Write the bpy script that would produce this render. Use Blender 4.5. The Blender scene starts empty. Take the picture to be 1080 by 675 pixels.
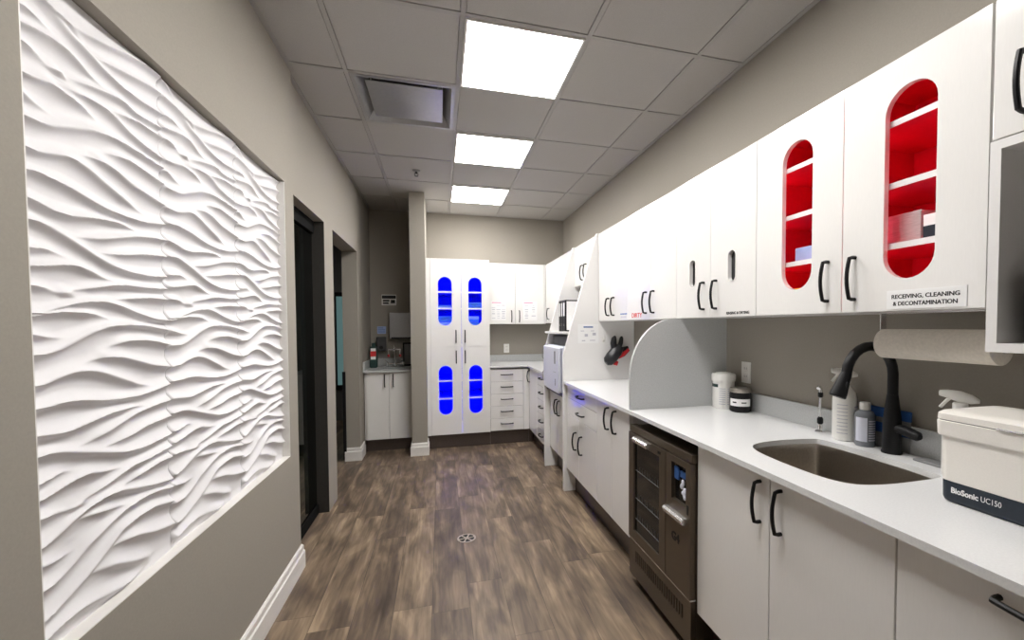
import bpy, bmesh, math, random
import numpy as np
from mathutils import Vector, Matrix
random.seed(7)
C = bpy.context.scene.collection
PI = math.pi

# ------------------------------------------------------------------ materials
def mat(name, col, rough=.5, metal=0.0, spec=.5, coat=0.0, emit=None, estr=0.0, trans=0.0, ior=1.45):
    m = bpy.data.materials.new(name); m.use_nodes = True
    b = m.node_tree.nodes['Principled BSDF']
    b.inputs['Base Color'].default_value = (*col, 1)
    b.inputs['Roughness'].default_value = rough
    b.inputs['Metallic'].default_value = metal
    b.inputs['Specular IOR Level'].default_value = spec
    b.inputs['Coat Weight'].default_value = coat
    b.inputs['Coat Roughness'].default_value = .05
    b.inputs['Transmission Weight'].default_value = trans
    b.inputs['IOR'].default_value = ior
    if emit:
        b.inputs['Emission Color'].default_value = (*emit, 1)
        b.inputs['Emission Strength'].default_value = estr
    return m

def nodes(m): return m.node_tree.nodes, m.node_tree.links, m.node_tree.nodes['Principled BSDF']

def speckle(m, scale, amount, stretch=(1, 1, 1), bump=0.0, dist=.001):
    """fine procedural colour variation and bump in object coordinates"""
    n, l, b = nodes(m)
    tc = n.new('ShaderNodeTexCoord'); mp = n.new('ShaderNodeMapping'); mp.inputs['Scale'].default_value = stretch
    nz = n.new('ShaderNodeTexNoise'); nz.inputs['Scale'].default_value = scale; nz.inputs['Detail'].default_value = 4
    l.new(tc.outputs['Object'], mp.inputs['Vector']); l.new(mp.outputs['Vector'], nz.inputs['Vector'])
    c = b.inputs['Base Color'].default_value[:]
    rp = n.new('ShaderNodeValToRGB')
    rp.color_ramp.elements[0].position = .3; rp.color_ramp.elements[1].position = .7
    rp.color_ramp.elements[0].color = (c[0]*(1-amount), c[1]*(1-amount), c[2]*(1-amount), 1)
    rp.color_ramp.elements[1].color = (min(1, c[0]*(1+amount)), min(1, c[1]*(1+amount)), min(1, c[2]*(1+amount)), 1)
    l.new(nz.outputs['Fac'], rp.inputs['Fac']); l.new(rp.outputs['Color'], b.inputs['Base Color'])
    if bump:
        bp = n.new('ShaderNodeBump'); bp.inputs['Strength'].default_value = bump; bp.inputs['Distance'].default_value = dist
        l.new(nz.outputs['Fac'], bp.inputs['Height']); l.new(bp.outputs['Normal'], b.inputs['Normal'])
    return m

M = {}
M['wall'] = speckle(mat('greige_paint', (.335, .309, .270), .85, spec=.2), 160, .03, bump=.15)
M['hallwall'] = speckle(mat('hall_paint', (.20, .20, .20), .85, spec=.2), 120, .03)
M['trim'] = speckle(mat('trim_white', (.78, .76, .73), .4), 60, .02)
M['tile'] = speckle(mat('ceiling_tile', (.46, .445, .425), .95, spec=.1), 330, .07, bump=.35)
M['tbar'] = speckle(mat('ceiling_bar', (.40, .385, .37), .5), 90, .02)
M['lam'] = speckle(mat('white_gloss_laminate', (.83, .82, .80), .12, spec=.5, coat=.6), 240, .012, (1, 1, .12))
M['redliner'] = speckle(mat('red_liner', (.70, .035, .085), .35), 60, .04)
M['blueglow'] = speckle(mat('blue_glow_liner', (.02, .03, .80), .35), 60, .04)  # blue LED glow is also put into this interior colour
M['carc'] = speckle(mat('cabinet_white', (.80, .79, .78), .4), 200, .01)
M['black'] = speckle(mat('black_satin', (.010, .010, .011), .42, spec=.3), 120, .1)
M['kick'] = speckle(mat('kick_dark', (.105, .084, .074), .3, metal=.4), 60, .12, (1, 1, 6))
M['kickblack'] = speckle(mat('kick_black', (.014, .012, .011), .5), 60, .12)
M['quartz'] = speckle(mat('white_quartz', (.76, .765, .77), .16), 190, .035)
M['splash'] = speckle(mat('grey_quartz', (.53, .54, .54), .3), 210, .10)
M['steel'] = speckle(mat('brushed_steel', (.50, .46, .41), .28, metal=1), 90, .10, (1, 8, 1))
M['chrome'] = speckle(mat('chrome', (.82, .82, .83), .12, metal=1), 50, .02)
M['bronze'] = speckle(mat('dark_bronze_steel', (.15, .122, .092), .36, metal=.75), 120, .10, (1, 1, 12))
M['bronzedk'] = speckle(mat('bronze_dark', (.05, .04, .032), .45, metal=.5), 90, .08)
M['darkglass'] = speckle(mat('smoked_glass', (.012, .012, .012), .06), 20, .1)
M['silver'] = speckle(mat('silver_handle', (.80, .80, .80), .25, metal=.85), 60, .02)
M['plastic'] = speckle(mat('white_plastic', (.80, .79, .76), .35), 120, .015)
M['plasticw'] = speckle(mat('cream_plastic', (.80, .77, .72), .4), 260, .02, bump=.1)
M['bluegrey'] = speckle(mat('cool_white_plastic', (.66, .68, .78), .3), 80, .015)
M['navy'] = speckle(mat('navy_plastic', (.012, .02, .032), .4), 100, .1)
M['paper'] = speckle(mat('paper', (.85, .85, .85), .7), 80, .01)
M['towel'] = speckle(mat('towel_paper', (.80, .755, .68), .9, spec=.1), 120, .06, bump=.3)
M['ink'] = speckle(mat('ink_black', (.015, .015, .017), .6), 60, .05)
M['inkgrey'] = speckle(mat('ink_grey', (.50, .50, .56), .7), 60, .05)
M['inkblue'] = speckle(mat('ink_blue', (.12, .20, .42), .7), 60, .05)
M['inkpink'] = speckle(mat('ink_pink', (.75, .25, .42), .7), 60, .05)
M['red'] = speckle(mat('red_paint', (.62, .03, .035), .45), 60, .05)
M['yellow'] = speckle(mat('yellow_card', (.85, .60, .03), .5), 60, .05)
M['blue'] = speckle(mat('blue_plastic', (.03, .10, .30), .4), 60, .08)
M['palebluebox'] = speckle(mat('pale_blue_card', (.35, .45, .75), .5), 60, .05)
M['grey'] = speckle(mat('grey_plastic', (.25, .25, .25), .4), 80, .05)
M['darkgrey'] = speckle(mat('dark_grey', (.06, .06, .062), .45), 80, .08)
M['silverpack'] = speckle(mat('silver_packs', (.55, .52, .52), .35, metal=.3), 40, .15, (1, 1, 14))
M['teal'] = speckle(mat('teal_cassette', (.04, .20, .22), .35), 50, .3, (1, 1, 8))
M['tealpale'] = speckle(mat('pale_teal', (.30, .50, .50), .4), 50, .15, (1, 1, 8))
M['green'] = speckle(mat('dark_green', (.02, .05, .045), .35), 50, .1)
M['rubber'] = speckle(mat('black_rubber', (.018, .019, .022), .3), 90, .1)
M['vent'] = speckle(mat('vent_metal', (.42, .42, .43), .3, metal=.5), 40, .04)
M['wave'] = speckle(mat('white_relief', (.75, .74, .755), .5, spec=.3), 140, .01)
M['amber'] = speckle(mat('grey_bottle', (.16, .17, .19), .2), 60, .05)
M['grate'] = speckle(mat('drain_metal', (.34, .30, .25), .55), 60, .05)
M['matteblack'] = speckle(mat('matte_black', (.008, .008, .008), .85, spec=.08), 60, .05)
M['jamb'] = speckle(mat('dark_jamb', (.045, .042, .038), .6, spec=.2), 60, .05)
M['lamp'] = mat('lamp_diffuser', (.9, .9, .9), .6, emit=(1, .975, .945), estr=22)
M['led_blue'] = mat('led_blue', (.2, .2, .9), .5, emit=(0, .012, 1), estr=30)
M['led_red'] = mat('led_red', (.9, .2, .2), .5, emit=(1, .10, .18), estr=13)
M['frost'] = mat('lit_frosted_glass', (.30, .48, .50), .3, emit=(.45, .85, .85), estr=.11)

def glass(name, col, rough=.02, alpha_mix=.0):
    m = mat(name, col, rough, trans=1.0, ior=1.45)
    return speckle(m, 3, .05)
M['tint'] = glass('tinted_glass', (.16, .24, .24))
M['clear'] = glass('clear_plastic', (.93, .95, .97), .08)

def floor_mat():
    m = mat('vinyl_planks', (.1, .08, .06), .42, spec=.4)
    n, l, b = nodes(m)
    tc = n.new('ShaderNodeTexCoord'); sp = n.new('ShaderNodeSeparateXYZ'); l.new(tc.outputs['Object'], sp.inputs[0])
    def math_(op, a, bb=None):
        k = n.new('ShaderNodeMath'); k.operation = op
        for i, v in enumerate((a, bb)):
            if v is None: continue
            if isinstance(v, (int, float)): k.inputs[i].default_value = v
            else: l.new(v, k.inputs[i])
        return k.outputs[0]
    W, L = .182, 1.22
    xr = math_('DIVIDE', math_('ADD', sp.outputs['X'], .055), W); row = math_('FLOOR', xr)
    wn = n.new('ShaderNodeTexWhiteNoise'); wn.noise_dimensions = '1D'; l.new(row, wn.inputs['W'])
    yr = math_('ADD', math_('DIVIDE', sp.outputs['Y'], L), math_('MULTIPLY', wn.outputs['Value'], 7.3)); col = math_('FLOOR', yr)
    wid = n.new('ShaderNodeTexWhiteNoise'); wid.noise_dimensions = '2D'
    cb = n.new('ShaderNodeCombineXYZ'); l.new(row, cb.inputs[0]); l.new(col, cb.inputs[1]); l.new(cb.outputs[0], wid.inputs['Vector'])
    # grain coordinates: shifted per plank
    off = math_('MULTIPLY', wid.outputs['Value'], 37.0)
    def noise(sx, sy, scale, detail, dist=0.0):
        c = n.new('ShaderNodeCombineXYZ')
        l.new(math_('ADD', math_('MULTIPLY', sp.outputs['X'], sx), off), c.inputs[0])
        l.new(math_('ADD', math_('MULTIPLY', sp.outputs['Y'], sy), off), c.inputs[1])
        z = n.new('ShaderNodeTexNoise'); z.inputs['Scale'].default_value = scale; z.inputs['Detail'].default_value = detail
        z.inputs['Distortion'].default_value = dist
        l.new(c.outputs[0], z.inputs['Vector']); return z.outputs['Fac']
    big = noise(1, .28, 8.5, 3, .6); grain = noise(1, .05, 75, 6); mid = noise(1, .12, 24, 5, .8)
    t = math_('ADD', math_('MULTIPLY', big, .85), math_('MULTIPLY', mid, .46))
    t = math_('ADD', t, math_('MULTIPLY', grain, .26))
    t = math_('ADD', t, math_('MULTIPLY', wid.outputs['Value'], .15))
    t = math_('SUBTRACT', t, .335)
    rp = n.new('ShaderNodeValToRGB'); e = rp.color_ramp.elements
    e[0].position = .22; e[0].color = (.052, .038, .029, 1)
    e[1].position = .82; e[1].color = (.38, .282, .188, 1)
    x = rp.color_ramp.elements.new(.46); x.color = (.122, .088, .063, 1)
    x = rp.color_ramp.elements.new(.62); x.color = (.215, .158, .107, 1)
    l.new(t, rp.inputs['Fac'])
    # joints
    fx = math_('FRACT', xr); ex = math_('MINIMUM', fx, math_('SUBTRACT', 1.0, fx))
    fy = math_('FRACT', yr); ey = math_('MINIMUM', fy, math_('SUBTRACT', 1.0, fy))
    j = math_('MINIMUM', math_('MULTIPLY', ex, W), math_('MULTIPLY', ey, L))
    js = math_('SUBTRACT', 1.0, math_('MINIMUM', 1.0, math_('DIVIDE', j, .0022)))
    mx = n.new('ShaderNodeMix'); mx.data_type = 'RGBA'; mx.inputs[7].default_value = (.03, .024, .02, 1)
    l.new(math_('MULTIPLY', js, .75), mx.inputs[0]); l.new(rp.outputs['Color'], mx.inputs[6]); l.new(mx.outputs[2], b.inputs['Base Color'])
    bp = n.new('ShaderNodeBump'); bp.inputs['Strength'].default_value = .25; bp.inputs['Distance'].default_value = .001
    l.new(math_('SUBTRACT', grain, math_('MULTIPLY', js, 1.5)), bp.inputs['Height']); l.new(bp.outputs['Normal'], b.inputs['Normal'])
    return m
M['floor'] = floor_mat()

# ------------------------------------------------------------------ mesh helpers
class MB:
    def __init__(self): self.bm = bmesh.new()
    def box(self, x0, x1, y0, y1, z0, z1, b=0.0, seg=2):
        t = bmesh.new()
        bmesh.ops.create_cube(t, size=1)
        for v in t.verts:
            v.co = Vector(((x0+x1)/2+v.co.x*abs(x1-x0), (y0+y1)/2+v.co.y*abs(y1-y0), (z0+z1)/2+v.co.z*abs(z1-z0)))
        if b > 0:
            bmesh.ops.bevel(t, geom=list(t.edges), offset=b, segments=seg, profile=.5, affect='EDGES')
        return self._add(t)
    def _add(self, t, mtx=None):
        if mtx is not None: bmesh.ops.transform(t, matrix=mtx, verts=t.verts)
        me = bpy.data.meshes.new('tmp'); t.to_mesh(me); t.free(); self.bm.from_mesh(me); bpy.data.meshes.remove(me); return self
    def tube(self, path, r, n=10, caps=True, square=False):
        P = [Vector(p) for p in path]; R = r if isinstance(r, (list, tuple)) else [r]*len(P)
        t = bmesh.new(); rings = []
        d0 = (P[1]-P[0]).normalized(); up = Vector((0, 0, 1)) if abs(d0.z) < .9 else Vector((1, 0, 0))
        s = d0.cross(up).normalized()
        for i, p in enumerate(P):
            d = (P[min(i+1, len(P)-1)]-P[max(i-1, 0)]).normalized()
            s = (s-d*s.dot(d)).normalized(); q = d.cross(s)
            ring = []
            for k in range(n):
                a = 2*PI*(k+.5)/n
                ring.append(t.verts.new(p+(s*math.cos(a)+q*math.sin(a))*R[i]))
            rings.append(ring)
        for i in range(len(rings)-1):
            for k in range(n):
                t.faces.new((rings[i][k], rings[i][(k+1) % n], rings[i+1][(k+1) % n], rings[i+1][k]))
        if caps:
            t.faces.new(rings[0][::-1]); t.faces.new(rings[-1])
        bmesh.ops.recalc_face_normals(t, faces=t.faces)
        return self._add(t)
    def lathe(self, prof, c, n=32, axis='z'):
        """prof: list of (radius, height); revolves about an axis through c"""
        t = bmesh.new(); rings = []
        for r, h in prof:
            if r < 1e-6: rings.append([t.verts.new((0, 0, h))])
            else: rings.append([t.verts.new((r*math.cos(2*PI*k/n), r*math.sin(2*PI*k/n), h)) for k in range(n)])
        for a, b in zip(rings, rings[1:]):
            if len(a) == 1 and len(b) == 1: continue
            for k in range(n):
                if len(a) == 1: t.faces.new((a[0], b[(k+1) % n], b[k]))
                elif len(b) == 1: t.faces.new((a[k], a[(k+1) % n], b[0]))
                else: t.faces.new((a[k], a[(k+1) % n], b[(k+1) % n], b[k]))
        if len(rings[0]) > 1: t.faces.new(rings[0][::-1])
        if len(rings[-1]) > 1: t.faces.new(rings[-1])
        bmesh.ops.recalc_face_normals(t, faces=t.faces)
        m = Matrix.Translation(c)
        if axis == 'y': m = m @ Matrix.Rotation(-PI/2, 4, 'X')
        if axis == 'x': m = m @ Matrix.Rotation(PI/2, 4, 'Y')
        return self._add(t, m)
    def plate(self, outer, holes, o, u, v, t_vec):
        """flat polygon with holes in plane (u,v) at o, thickened along t_vec"""
        o, u, v, tv = Vector(o), Vector(u), Vector(v), Vector(t_vec)
        t = bmesh.new(); ed = []
        for loop in [outer]+list(holes):
            vs = [t.verts.new(o+u*a+v*b) for a, b in loop]
            ed += [t.edges.new((vs[i], vs[(i+1) % len(vs)])) for i in range(len(vs))]
        bmesh.ops.triangle_fill(t, use_beauty=True, use_dissolve=False, edges=ed)
        r = bmesh.ops.extrude_face_region(t, geom=list(t.faces))
        bmesh.ops.translate(t, vec=tv, verts=[g for g in r['geom'] if isinstance(g, bmesh.types.BMVert)])
        bmesh.ops.recalc_face_normals(t, faces=t.faces)
        return self._add(t)
    def loft(self, rings, cap0=True, cap1=True):
        t = bmesh.new(); R = [[t.verts.new(p) for p in ring] for ring in rings]; n = len(R[0])
        for a, b in zip(R, R[1:]):
            for k in range(n): t.faces.new((a[k], a[(k+1) % n], b[(k+1) % n], b[k]))
        if cap0: t.faces.new(R[0][::-1])
        if cap1: t.faces.new(R[-1])
        bmesh.ops.recalc_face_normals(t, faces=t.faces)
        return self._add(t)
    def ball(self, c, r, sc=(1, 1, 1), rot=None, n=20):
        t = bmesh.new(); bmesh.ops.create_uvsphere(t, u_segments=n, v_segments=n//2+2, radius=r)
        m = Matrix.Translation(c)
        if rot is not None: m = m @ rot
        return self._add(t, m @ Matrix.Diagonal((*sc, 1)))
    def build(self, name, m, parent=None, smooth=True):
        me = bpy.data.meshes.new(name)
        off = Vector((0, 0, 0)); p = parent
        while p is not None: off += p.location; p = p.parent
        bmesh.ops.translate(self.bm, vec=-off, verts=self.bm.verts)
        self.bm.to_mesh(me); self.bm.free()
        if smooth:
            me.shade_smooth(); me.set_sharp_from_angle(angle=math.radians(38))
        me.materials.append(m)
        o = bpy.data.objects.new(name, me); C.objects.link(o)
        if smooth:
            wn = o.modifiers.new('normals', 'WEIGHTED_NORMAL'); wn.keep_sharp = True
        if parent is not None: o.parent = parent
        return o

def append_mat(o, mb, m):
    """print extra pieces in another ink onto an existing mesh"""
    off = Vector((0, 0, 0)); p = o.parent
    while p is not None: off += p.location; p = p.parent
    bmesh.ops.translate(mb.bm, vec=-off, verts=mb.bm.verts)
    t = bmesh.new(); t.from_mesh(o.data); n = len(t.faces)
    tmp = bpy.data.meshes.new('tmp'); mb.bm.to_mesh(tmp); mb.bm.free(); t.from_mesh(tmp); bpy.data.meshes.remove(tmp)
    t.faces.ensure_lookup_table()
    o.data.materials.append(m); k = len(o.data.materials)-1
    for f in t.faces[n:]: f.material_index = k
    t.to_mesh(o.data); t.free()

def thing(name, label, cat, loc=(0, 0, 0), group=None, kind=None):
    o = bpy.data.objects.new(name, None); o.empty_display_size = .05
    C.objects.link(o); o.location = loc
    o['label'] = label; o['category'] = cat
    if group: o['group'] = group
    if kind: o['kind'] = kind
    return o
def tag(o, label, cat, group=None, kind=None):
    o['label'] = label; o['category'] = cat
    if group: o['group'] = group
    if kind: o['kind'] = kind
    # move origin to the base centre of the mesh
    me = o.data; xs = [v.co for v in me.vertices]
    c = Vector(((min(v.x for v in xs)+max(v.x for v in xs))/2, (min(v.y for v in xs)+max(v.y for v in xs))/2, min(v.z for v in xs)))
    me.transform(Matrix.Translation(-c)); o.location = c
    return o
def struct(o, label, cat): o['kind'] = 'structure'; o['label'] = label; o['category'] = cat; return o

def dup_tree(root, loc, label=None):
    r = root.copy(); C.objects.link(r); r.location = loc
    if label: r['label'] = label
    for ch in list(root.children):
        c = ch.copy(); C.objects.link(c); c.parent = r
        for g in list(ch.children):
            d = g.copy(); C.objects.link(d); d.parent = c
    return r

def stadium(cu, v0, v1, w, n=14):
    r = w/2; pts = []
    for k in range(n+1): a = PI*k/n; pts.append((cu+r*math.cos(a), v1-r+r*math.sin(a)))
    for k in range(n+1): a = PI+PI*k/n; pts.append((cu+r*math.cos(a), v0+r+r*math.sin(a)))
    return pts
def rect(a0, a1, b0, b1): return [(a0, b0), (a1, b0), (a1, b1), (a0, b1)]

def handle(parent, c, ax, nrm, L=.135, r=.0062, out=.034, m=None):
    c, ax, nrm = Vector(c), Vector(ax), Vector(nrm)
    path = [c-ax*L/2, c-ax*L/2+nrm*.012, c-ax*(L/2-.003)+nrm*.024]
    for k in range(1, 8):
        t = -1+2*k/8
        path.append(c+ax*(L/2-.006)*t+nrm*(.024+(out-.024)*(1-t*t)))
    path += [c+ax*(L/2-.003)+nrm*.024, c+ax*L/2+nrm*.012, c+ax*L/2]
    return MB().tube(path, r, 8).build('handle', m or M['black'], parent)

def text(s, size, o, facing, m, parent, name='lettering', ext=.0004, bold=0.0, width=None, align='LEFT', heavy=0.0):
    cu = bpy.data.curves.new('txt', 'FONT'); cu.body = s; cu.size = size; cu.extrude = ext; cu.offset = bold
    cu.align_x = align; cu.resolution_u = 3; cu.space_line = .95
    ob = bpy.data.objects.new('txt', cu); C.objects.link(ob)
    bpy.context.view_layer.update()
    dg = bpy.context.evaluated_depsgraph_get()
    me = bpy.data.meshes.new_from_object(ob.evaluated_get(dg))
    C.objects.unlink(ob); bpy.data.objects.remove(ob); bpy.data.curves.remove(cu)
    if width:
        xs = [v.co.x for v in me.vertices]; k = width/(max(xs)-min(xs)); me.transform(Matrix.Diagonal((k, 1, 1, 1)))
    if heavy:
        t = bmesh.new()
        for dx, dy in ((-heavy, 0), (heavy, 0), (0, heavy*.6), (0, -heavy*.6)):
            m2 = me.copy(); m2.transform(Matrix.Translation((dx, dy, dx*.05+dy*.07))); t.from_mesh(m2); bpy.data.meshes.remove(m2)
        t.to_mesh(me); t.free()
    if facing == '-X': R = Matrix(((0, 0, -1, 0), (-1, 0, 0, 0), (0, 1, 0, 0), (0, 0, 0, 1)))
    else: R = Matrix(((1, 0, 0, 0), (0, 0, -1, 0), (0, 1, 0, 0), (0, 0, 0, 1)))   # -Y
    off = Vector((0, 0, 0)); p = parent
    while p is not None: off += p.location; p = p.parent
    me.transform(Matrix.Translation(Vector(o)-off) @ R)
    me.name = name; me.materials.clear(); me.materials.append(m)
    b = bpy.data.objects.new(name, me); C.objects.link(b)
    if parent is not None: b.parent = parent
    return b

# ------------------------------------------------------------------ key planes (metres; camera stands at x=0, y=0)
H = 2.82; XR = 1.63; YB = 5.67; XL = -.79; XL2 = -.82; YF = -1.7; XO = -.965
FX, UX = 1.015, 1.30          # faces of base doors / wall cabinet doors on the right
CT = .93                      # worktop height

# ------------------------------------------------------------------ room shell
struct(MB().box(-4, XR+.12, YF-.1, 7.6, -.08, 0).build('floor', M['floor']), 'brown wood-look plank floor', 'floor')
struct(MB().box(XR, XR+.12, YF-.1, YB+.12, 0, H+.15).build('wall_right', M['wall']), 'greige wall behind the long cabinet run', 'wall')
struct(MB().box(XO, XR, YB, YB+.12, 0, H+.15).build('wall_back', M['wall']), 'greige wall at the far end', 'wall')
struct(MB().box(-4, XR, YF-.1, YF, 0, H+.15).build('wall_front', M['wall']), 'greige wall behind the camera', 'wall')
# left wall: thick stretch with the niche, two openings, header, far pier
NY0, NY1, NZ0, NZ1, NXB = 1.107, 2.606, .692, 2.163, -.831
wl = MB()
wl.box(XO, XL, YF, NY0, 0, H+.15); wl.box(XO, XL, NY1, 2.75, 0, H+.15)
wl.box(XO, XL, NY0, NY1, 0, NZ0); wl.box(XO, XL, NY0, NY1, NZ1, H+.15); wl.box(XO, NXB, NY0, NY1, NZ0, NZ1)
O1, P0, P1, O2, HD = 2.79, 3.54, 3.80, 4.84, 2.165
wl.box(XO, XL2, 2.75, O1, 0, H+.15); wl.box(XO, XL2, P0, P1, 0, HD); wl.box(XO, XL2, O1, O2, HD, H+.15)
wl.box(XO, XL2, O2, YB, 0, H+.15)
struct(wl.build('wall_left', M['wall'], smooth=False), 'greige wall with a niche and two openings', 'wall')
struct(MB().box(-.305, -.149, O2, YB, 0, H).build('wall_stub', M['wall']), 'short greige wall stub between nook and tall cabinet', 'wall')
# niche lining
g = .003
nl = MB().box(NXB, XL, NY0, NY1, NZ0, NZ0+g).box(NXB, XL, NY0, NY0+g, NZ0+g, NZ1-g).box(NXB, XL, NY1-g, NY1, NZ0+g, NZ1-g)
struct(nl.build('trim_1', M['trim']), 'white lining of the wall niche', 'trim')
# baseboards
def base_profile(mb, pts):
    """pts: polyline on floor [(x,y)...]; wall on the left side of travel, board sticks out to the right"""
    prof = [(0, 0), (.017, 0), (.017, .095), (.011, .103), (.011, .128), (.004, .138), (0, .138)]
    rings = []
    for i, p in enumerate(pts):
        p = Vector((*p, 0))
        def nrm(a, b):
            d = (Vector((*b, 0))-Vector((*a, 0))).normalized(); return Vector((d.y, -d.x, 0))
        if i == 0: nn = nrm(pts[0], pts[1])
        elif i == len(pts)-1: nn = nrm(pts[-2], pts[-1])
        else:
            n1, n2 = nrm(pts[i-1], pts[i]), nrm(pts[i], pts[i+1]); nn = (n1+n2); nn = nn/(nn.dot(n1))
        rings.append([p+nn*a+Vector((0, 0, b)) for a, b in prof])
    mb.loft(rings)
b = MB(); base_profile(b, [(XL, YF), (XL, 2.75), (XL2, 2.752)])
struct(b.build('baseboard_left', M['trim'], smooth=False), 'white stepped baseboard under the wave panel', 'baseboard')
b = MB(); base_profile(b, [(XO, O2), (XL2, O2), (XL2, 5.08)])
struct(b.build('baseboard_nook', M['trim'], smooth=False), 'white baseboard wrapping the pier beside the nook', 'baseboard')
b = MB(); base_profile(b, [(-.305, 5.08), (-.305, O2), (-.149, O2), (-.149, 5.03)])
struct(b.build('baseboard_stub', M['trim'], smooth=False), 'white baseboard wrapping the wall stub', 'baseboard')

# ceiling: tiles row by row, one vent cell left open
S = .6096; GX = .1175; GY = 2.0555
xs = sorted({XL-.03, XR} | {GX+S*k for k in range(-1, 3)}); xs = [x for x in xs if XL-.04 <= x <= XR]
ys = [YF]+[GY+S*k for k in range(-6, 7) if YF < GY+S*k < YB]+[YB]
VX, VY = (GX-S, GX), (GY+S, GY+2*S)
ce = MB()
for i in range(len(xs)-1):
    for j in range(len(ys)-1):
        if abs(xs[i]-VX[0]) < .01 and abs(ys[j]-VY[0]) < .01: continue
        e0, e1 = .0150 if i else .024, .0150 if i < len(xs)-2 else .024
        f0, f1 = .0150 if j else .024, .0150 if j < len(ys)-2 else .024
        ce.box(xs[i]+e0, xs[i+1]-e1, ys[j]+f0, ys[j+1]-f1, H-.001, H+.02)
ce.box(XO, XR, YF, YB, H+.13, H+.15)
struct(ce.build('ceiling', M['tile'], smooth=False), 'suspended ceiling of grey square tiles', 'ceiling')
tb = MB()
for x in xs[1:-1]: tb.box(x-.012, x+.012, YF, YB, H-.004, H+.001)
for y in ys[1:-1]: tb.box(XL-.03, XR, y-.012, y+.012, H-.0045, H+.001)
tb.box(XL2, XL2+.022, 2.75, YB, H-.004, H); tb.box(XL, XL+.022, YF, 2.75, H-.004, H); tb.box(XR-.022, XR, YF, YB, H-.004, H); tb.box(XL, XR, YB-.022, YB, H-.0042, H)
struct(tb.build('trim_2', M['tbar'], smooth=False), 'grey metal grid bars of the suspended ceiling', 'trim')

# hall beyond the openings
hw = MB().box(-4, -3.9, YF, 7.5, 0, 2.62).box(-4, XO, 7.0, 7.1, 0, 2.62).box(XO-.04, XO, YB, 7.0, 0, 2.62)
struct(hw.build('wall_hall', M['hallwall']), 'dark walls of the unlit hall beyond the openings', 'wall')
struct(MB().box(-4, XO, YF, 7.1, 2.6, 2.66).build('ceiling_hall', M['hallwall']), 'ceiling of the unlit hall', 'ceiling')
w1 = thing('window_1', 'pale teal frosted glass window with black frame in the hall', 'window', (-1.2, 6.99, .5), kind='structure')
MB().box(-1.475, -1.0, 6.985, 6.995, .53, 1.84).build('glass_pane', M['frost'], w1)
MB().box(-1.49, -.99, 6.975, 7.0, 1.84, 1.90).box(-1.49, -.99, 6.975, 7.0, .46, .53).box(-1.49, -1.475, 6.975, 7.0, .46, 1.9).build('window_frame', M['black'], w1)
d1 = thing('door_1', 'dark tinted glass sliding door in the first opening', 'door', (-.905, 3.2, 0), kind='structure')
MB().box(-.912, -.902, O1+.002, P0-.006, .07, 2.075).build('glass_pane', M['tint'], d1)
MB().box(-.93, -.885, O1+.001, P0-.005, 2.075, HD-.001, .003).box(-.925, -.89, O1+.001, P0-.005, .001, .07, .002).build('door_frame', M['matteblack'], d1)
MB().box(XO, XL2-.001, P0-.0035, P0-.0002, .0005, HD-.001).build('door_jamb', M['jamb'], d1)
struct(MB().box(XO-.012, XO+.018, O2-.012, O2-.0005, .02, .93, .002).build('trim_3', M['black']), 'black edge strip low on the hall side of the second opening', 'trim')

# ------------------------------------------------------------------ wave relief panel in the niche
wp = thing('wave_wall_panel', 'white sculpted wave relief panel set in the niche of the left wall', 'wall panel', (NXB, (NY0+NY1)/2, NZ0))
TW = (NY1-NY0-2*g)/3; TH = (NZ1-NZ0-2*g)
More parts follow.
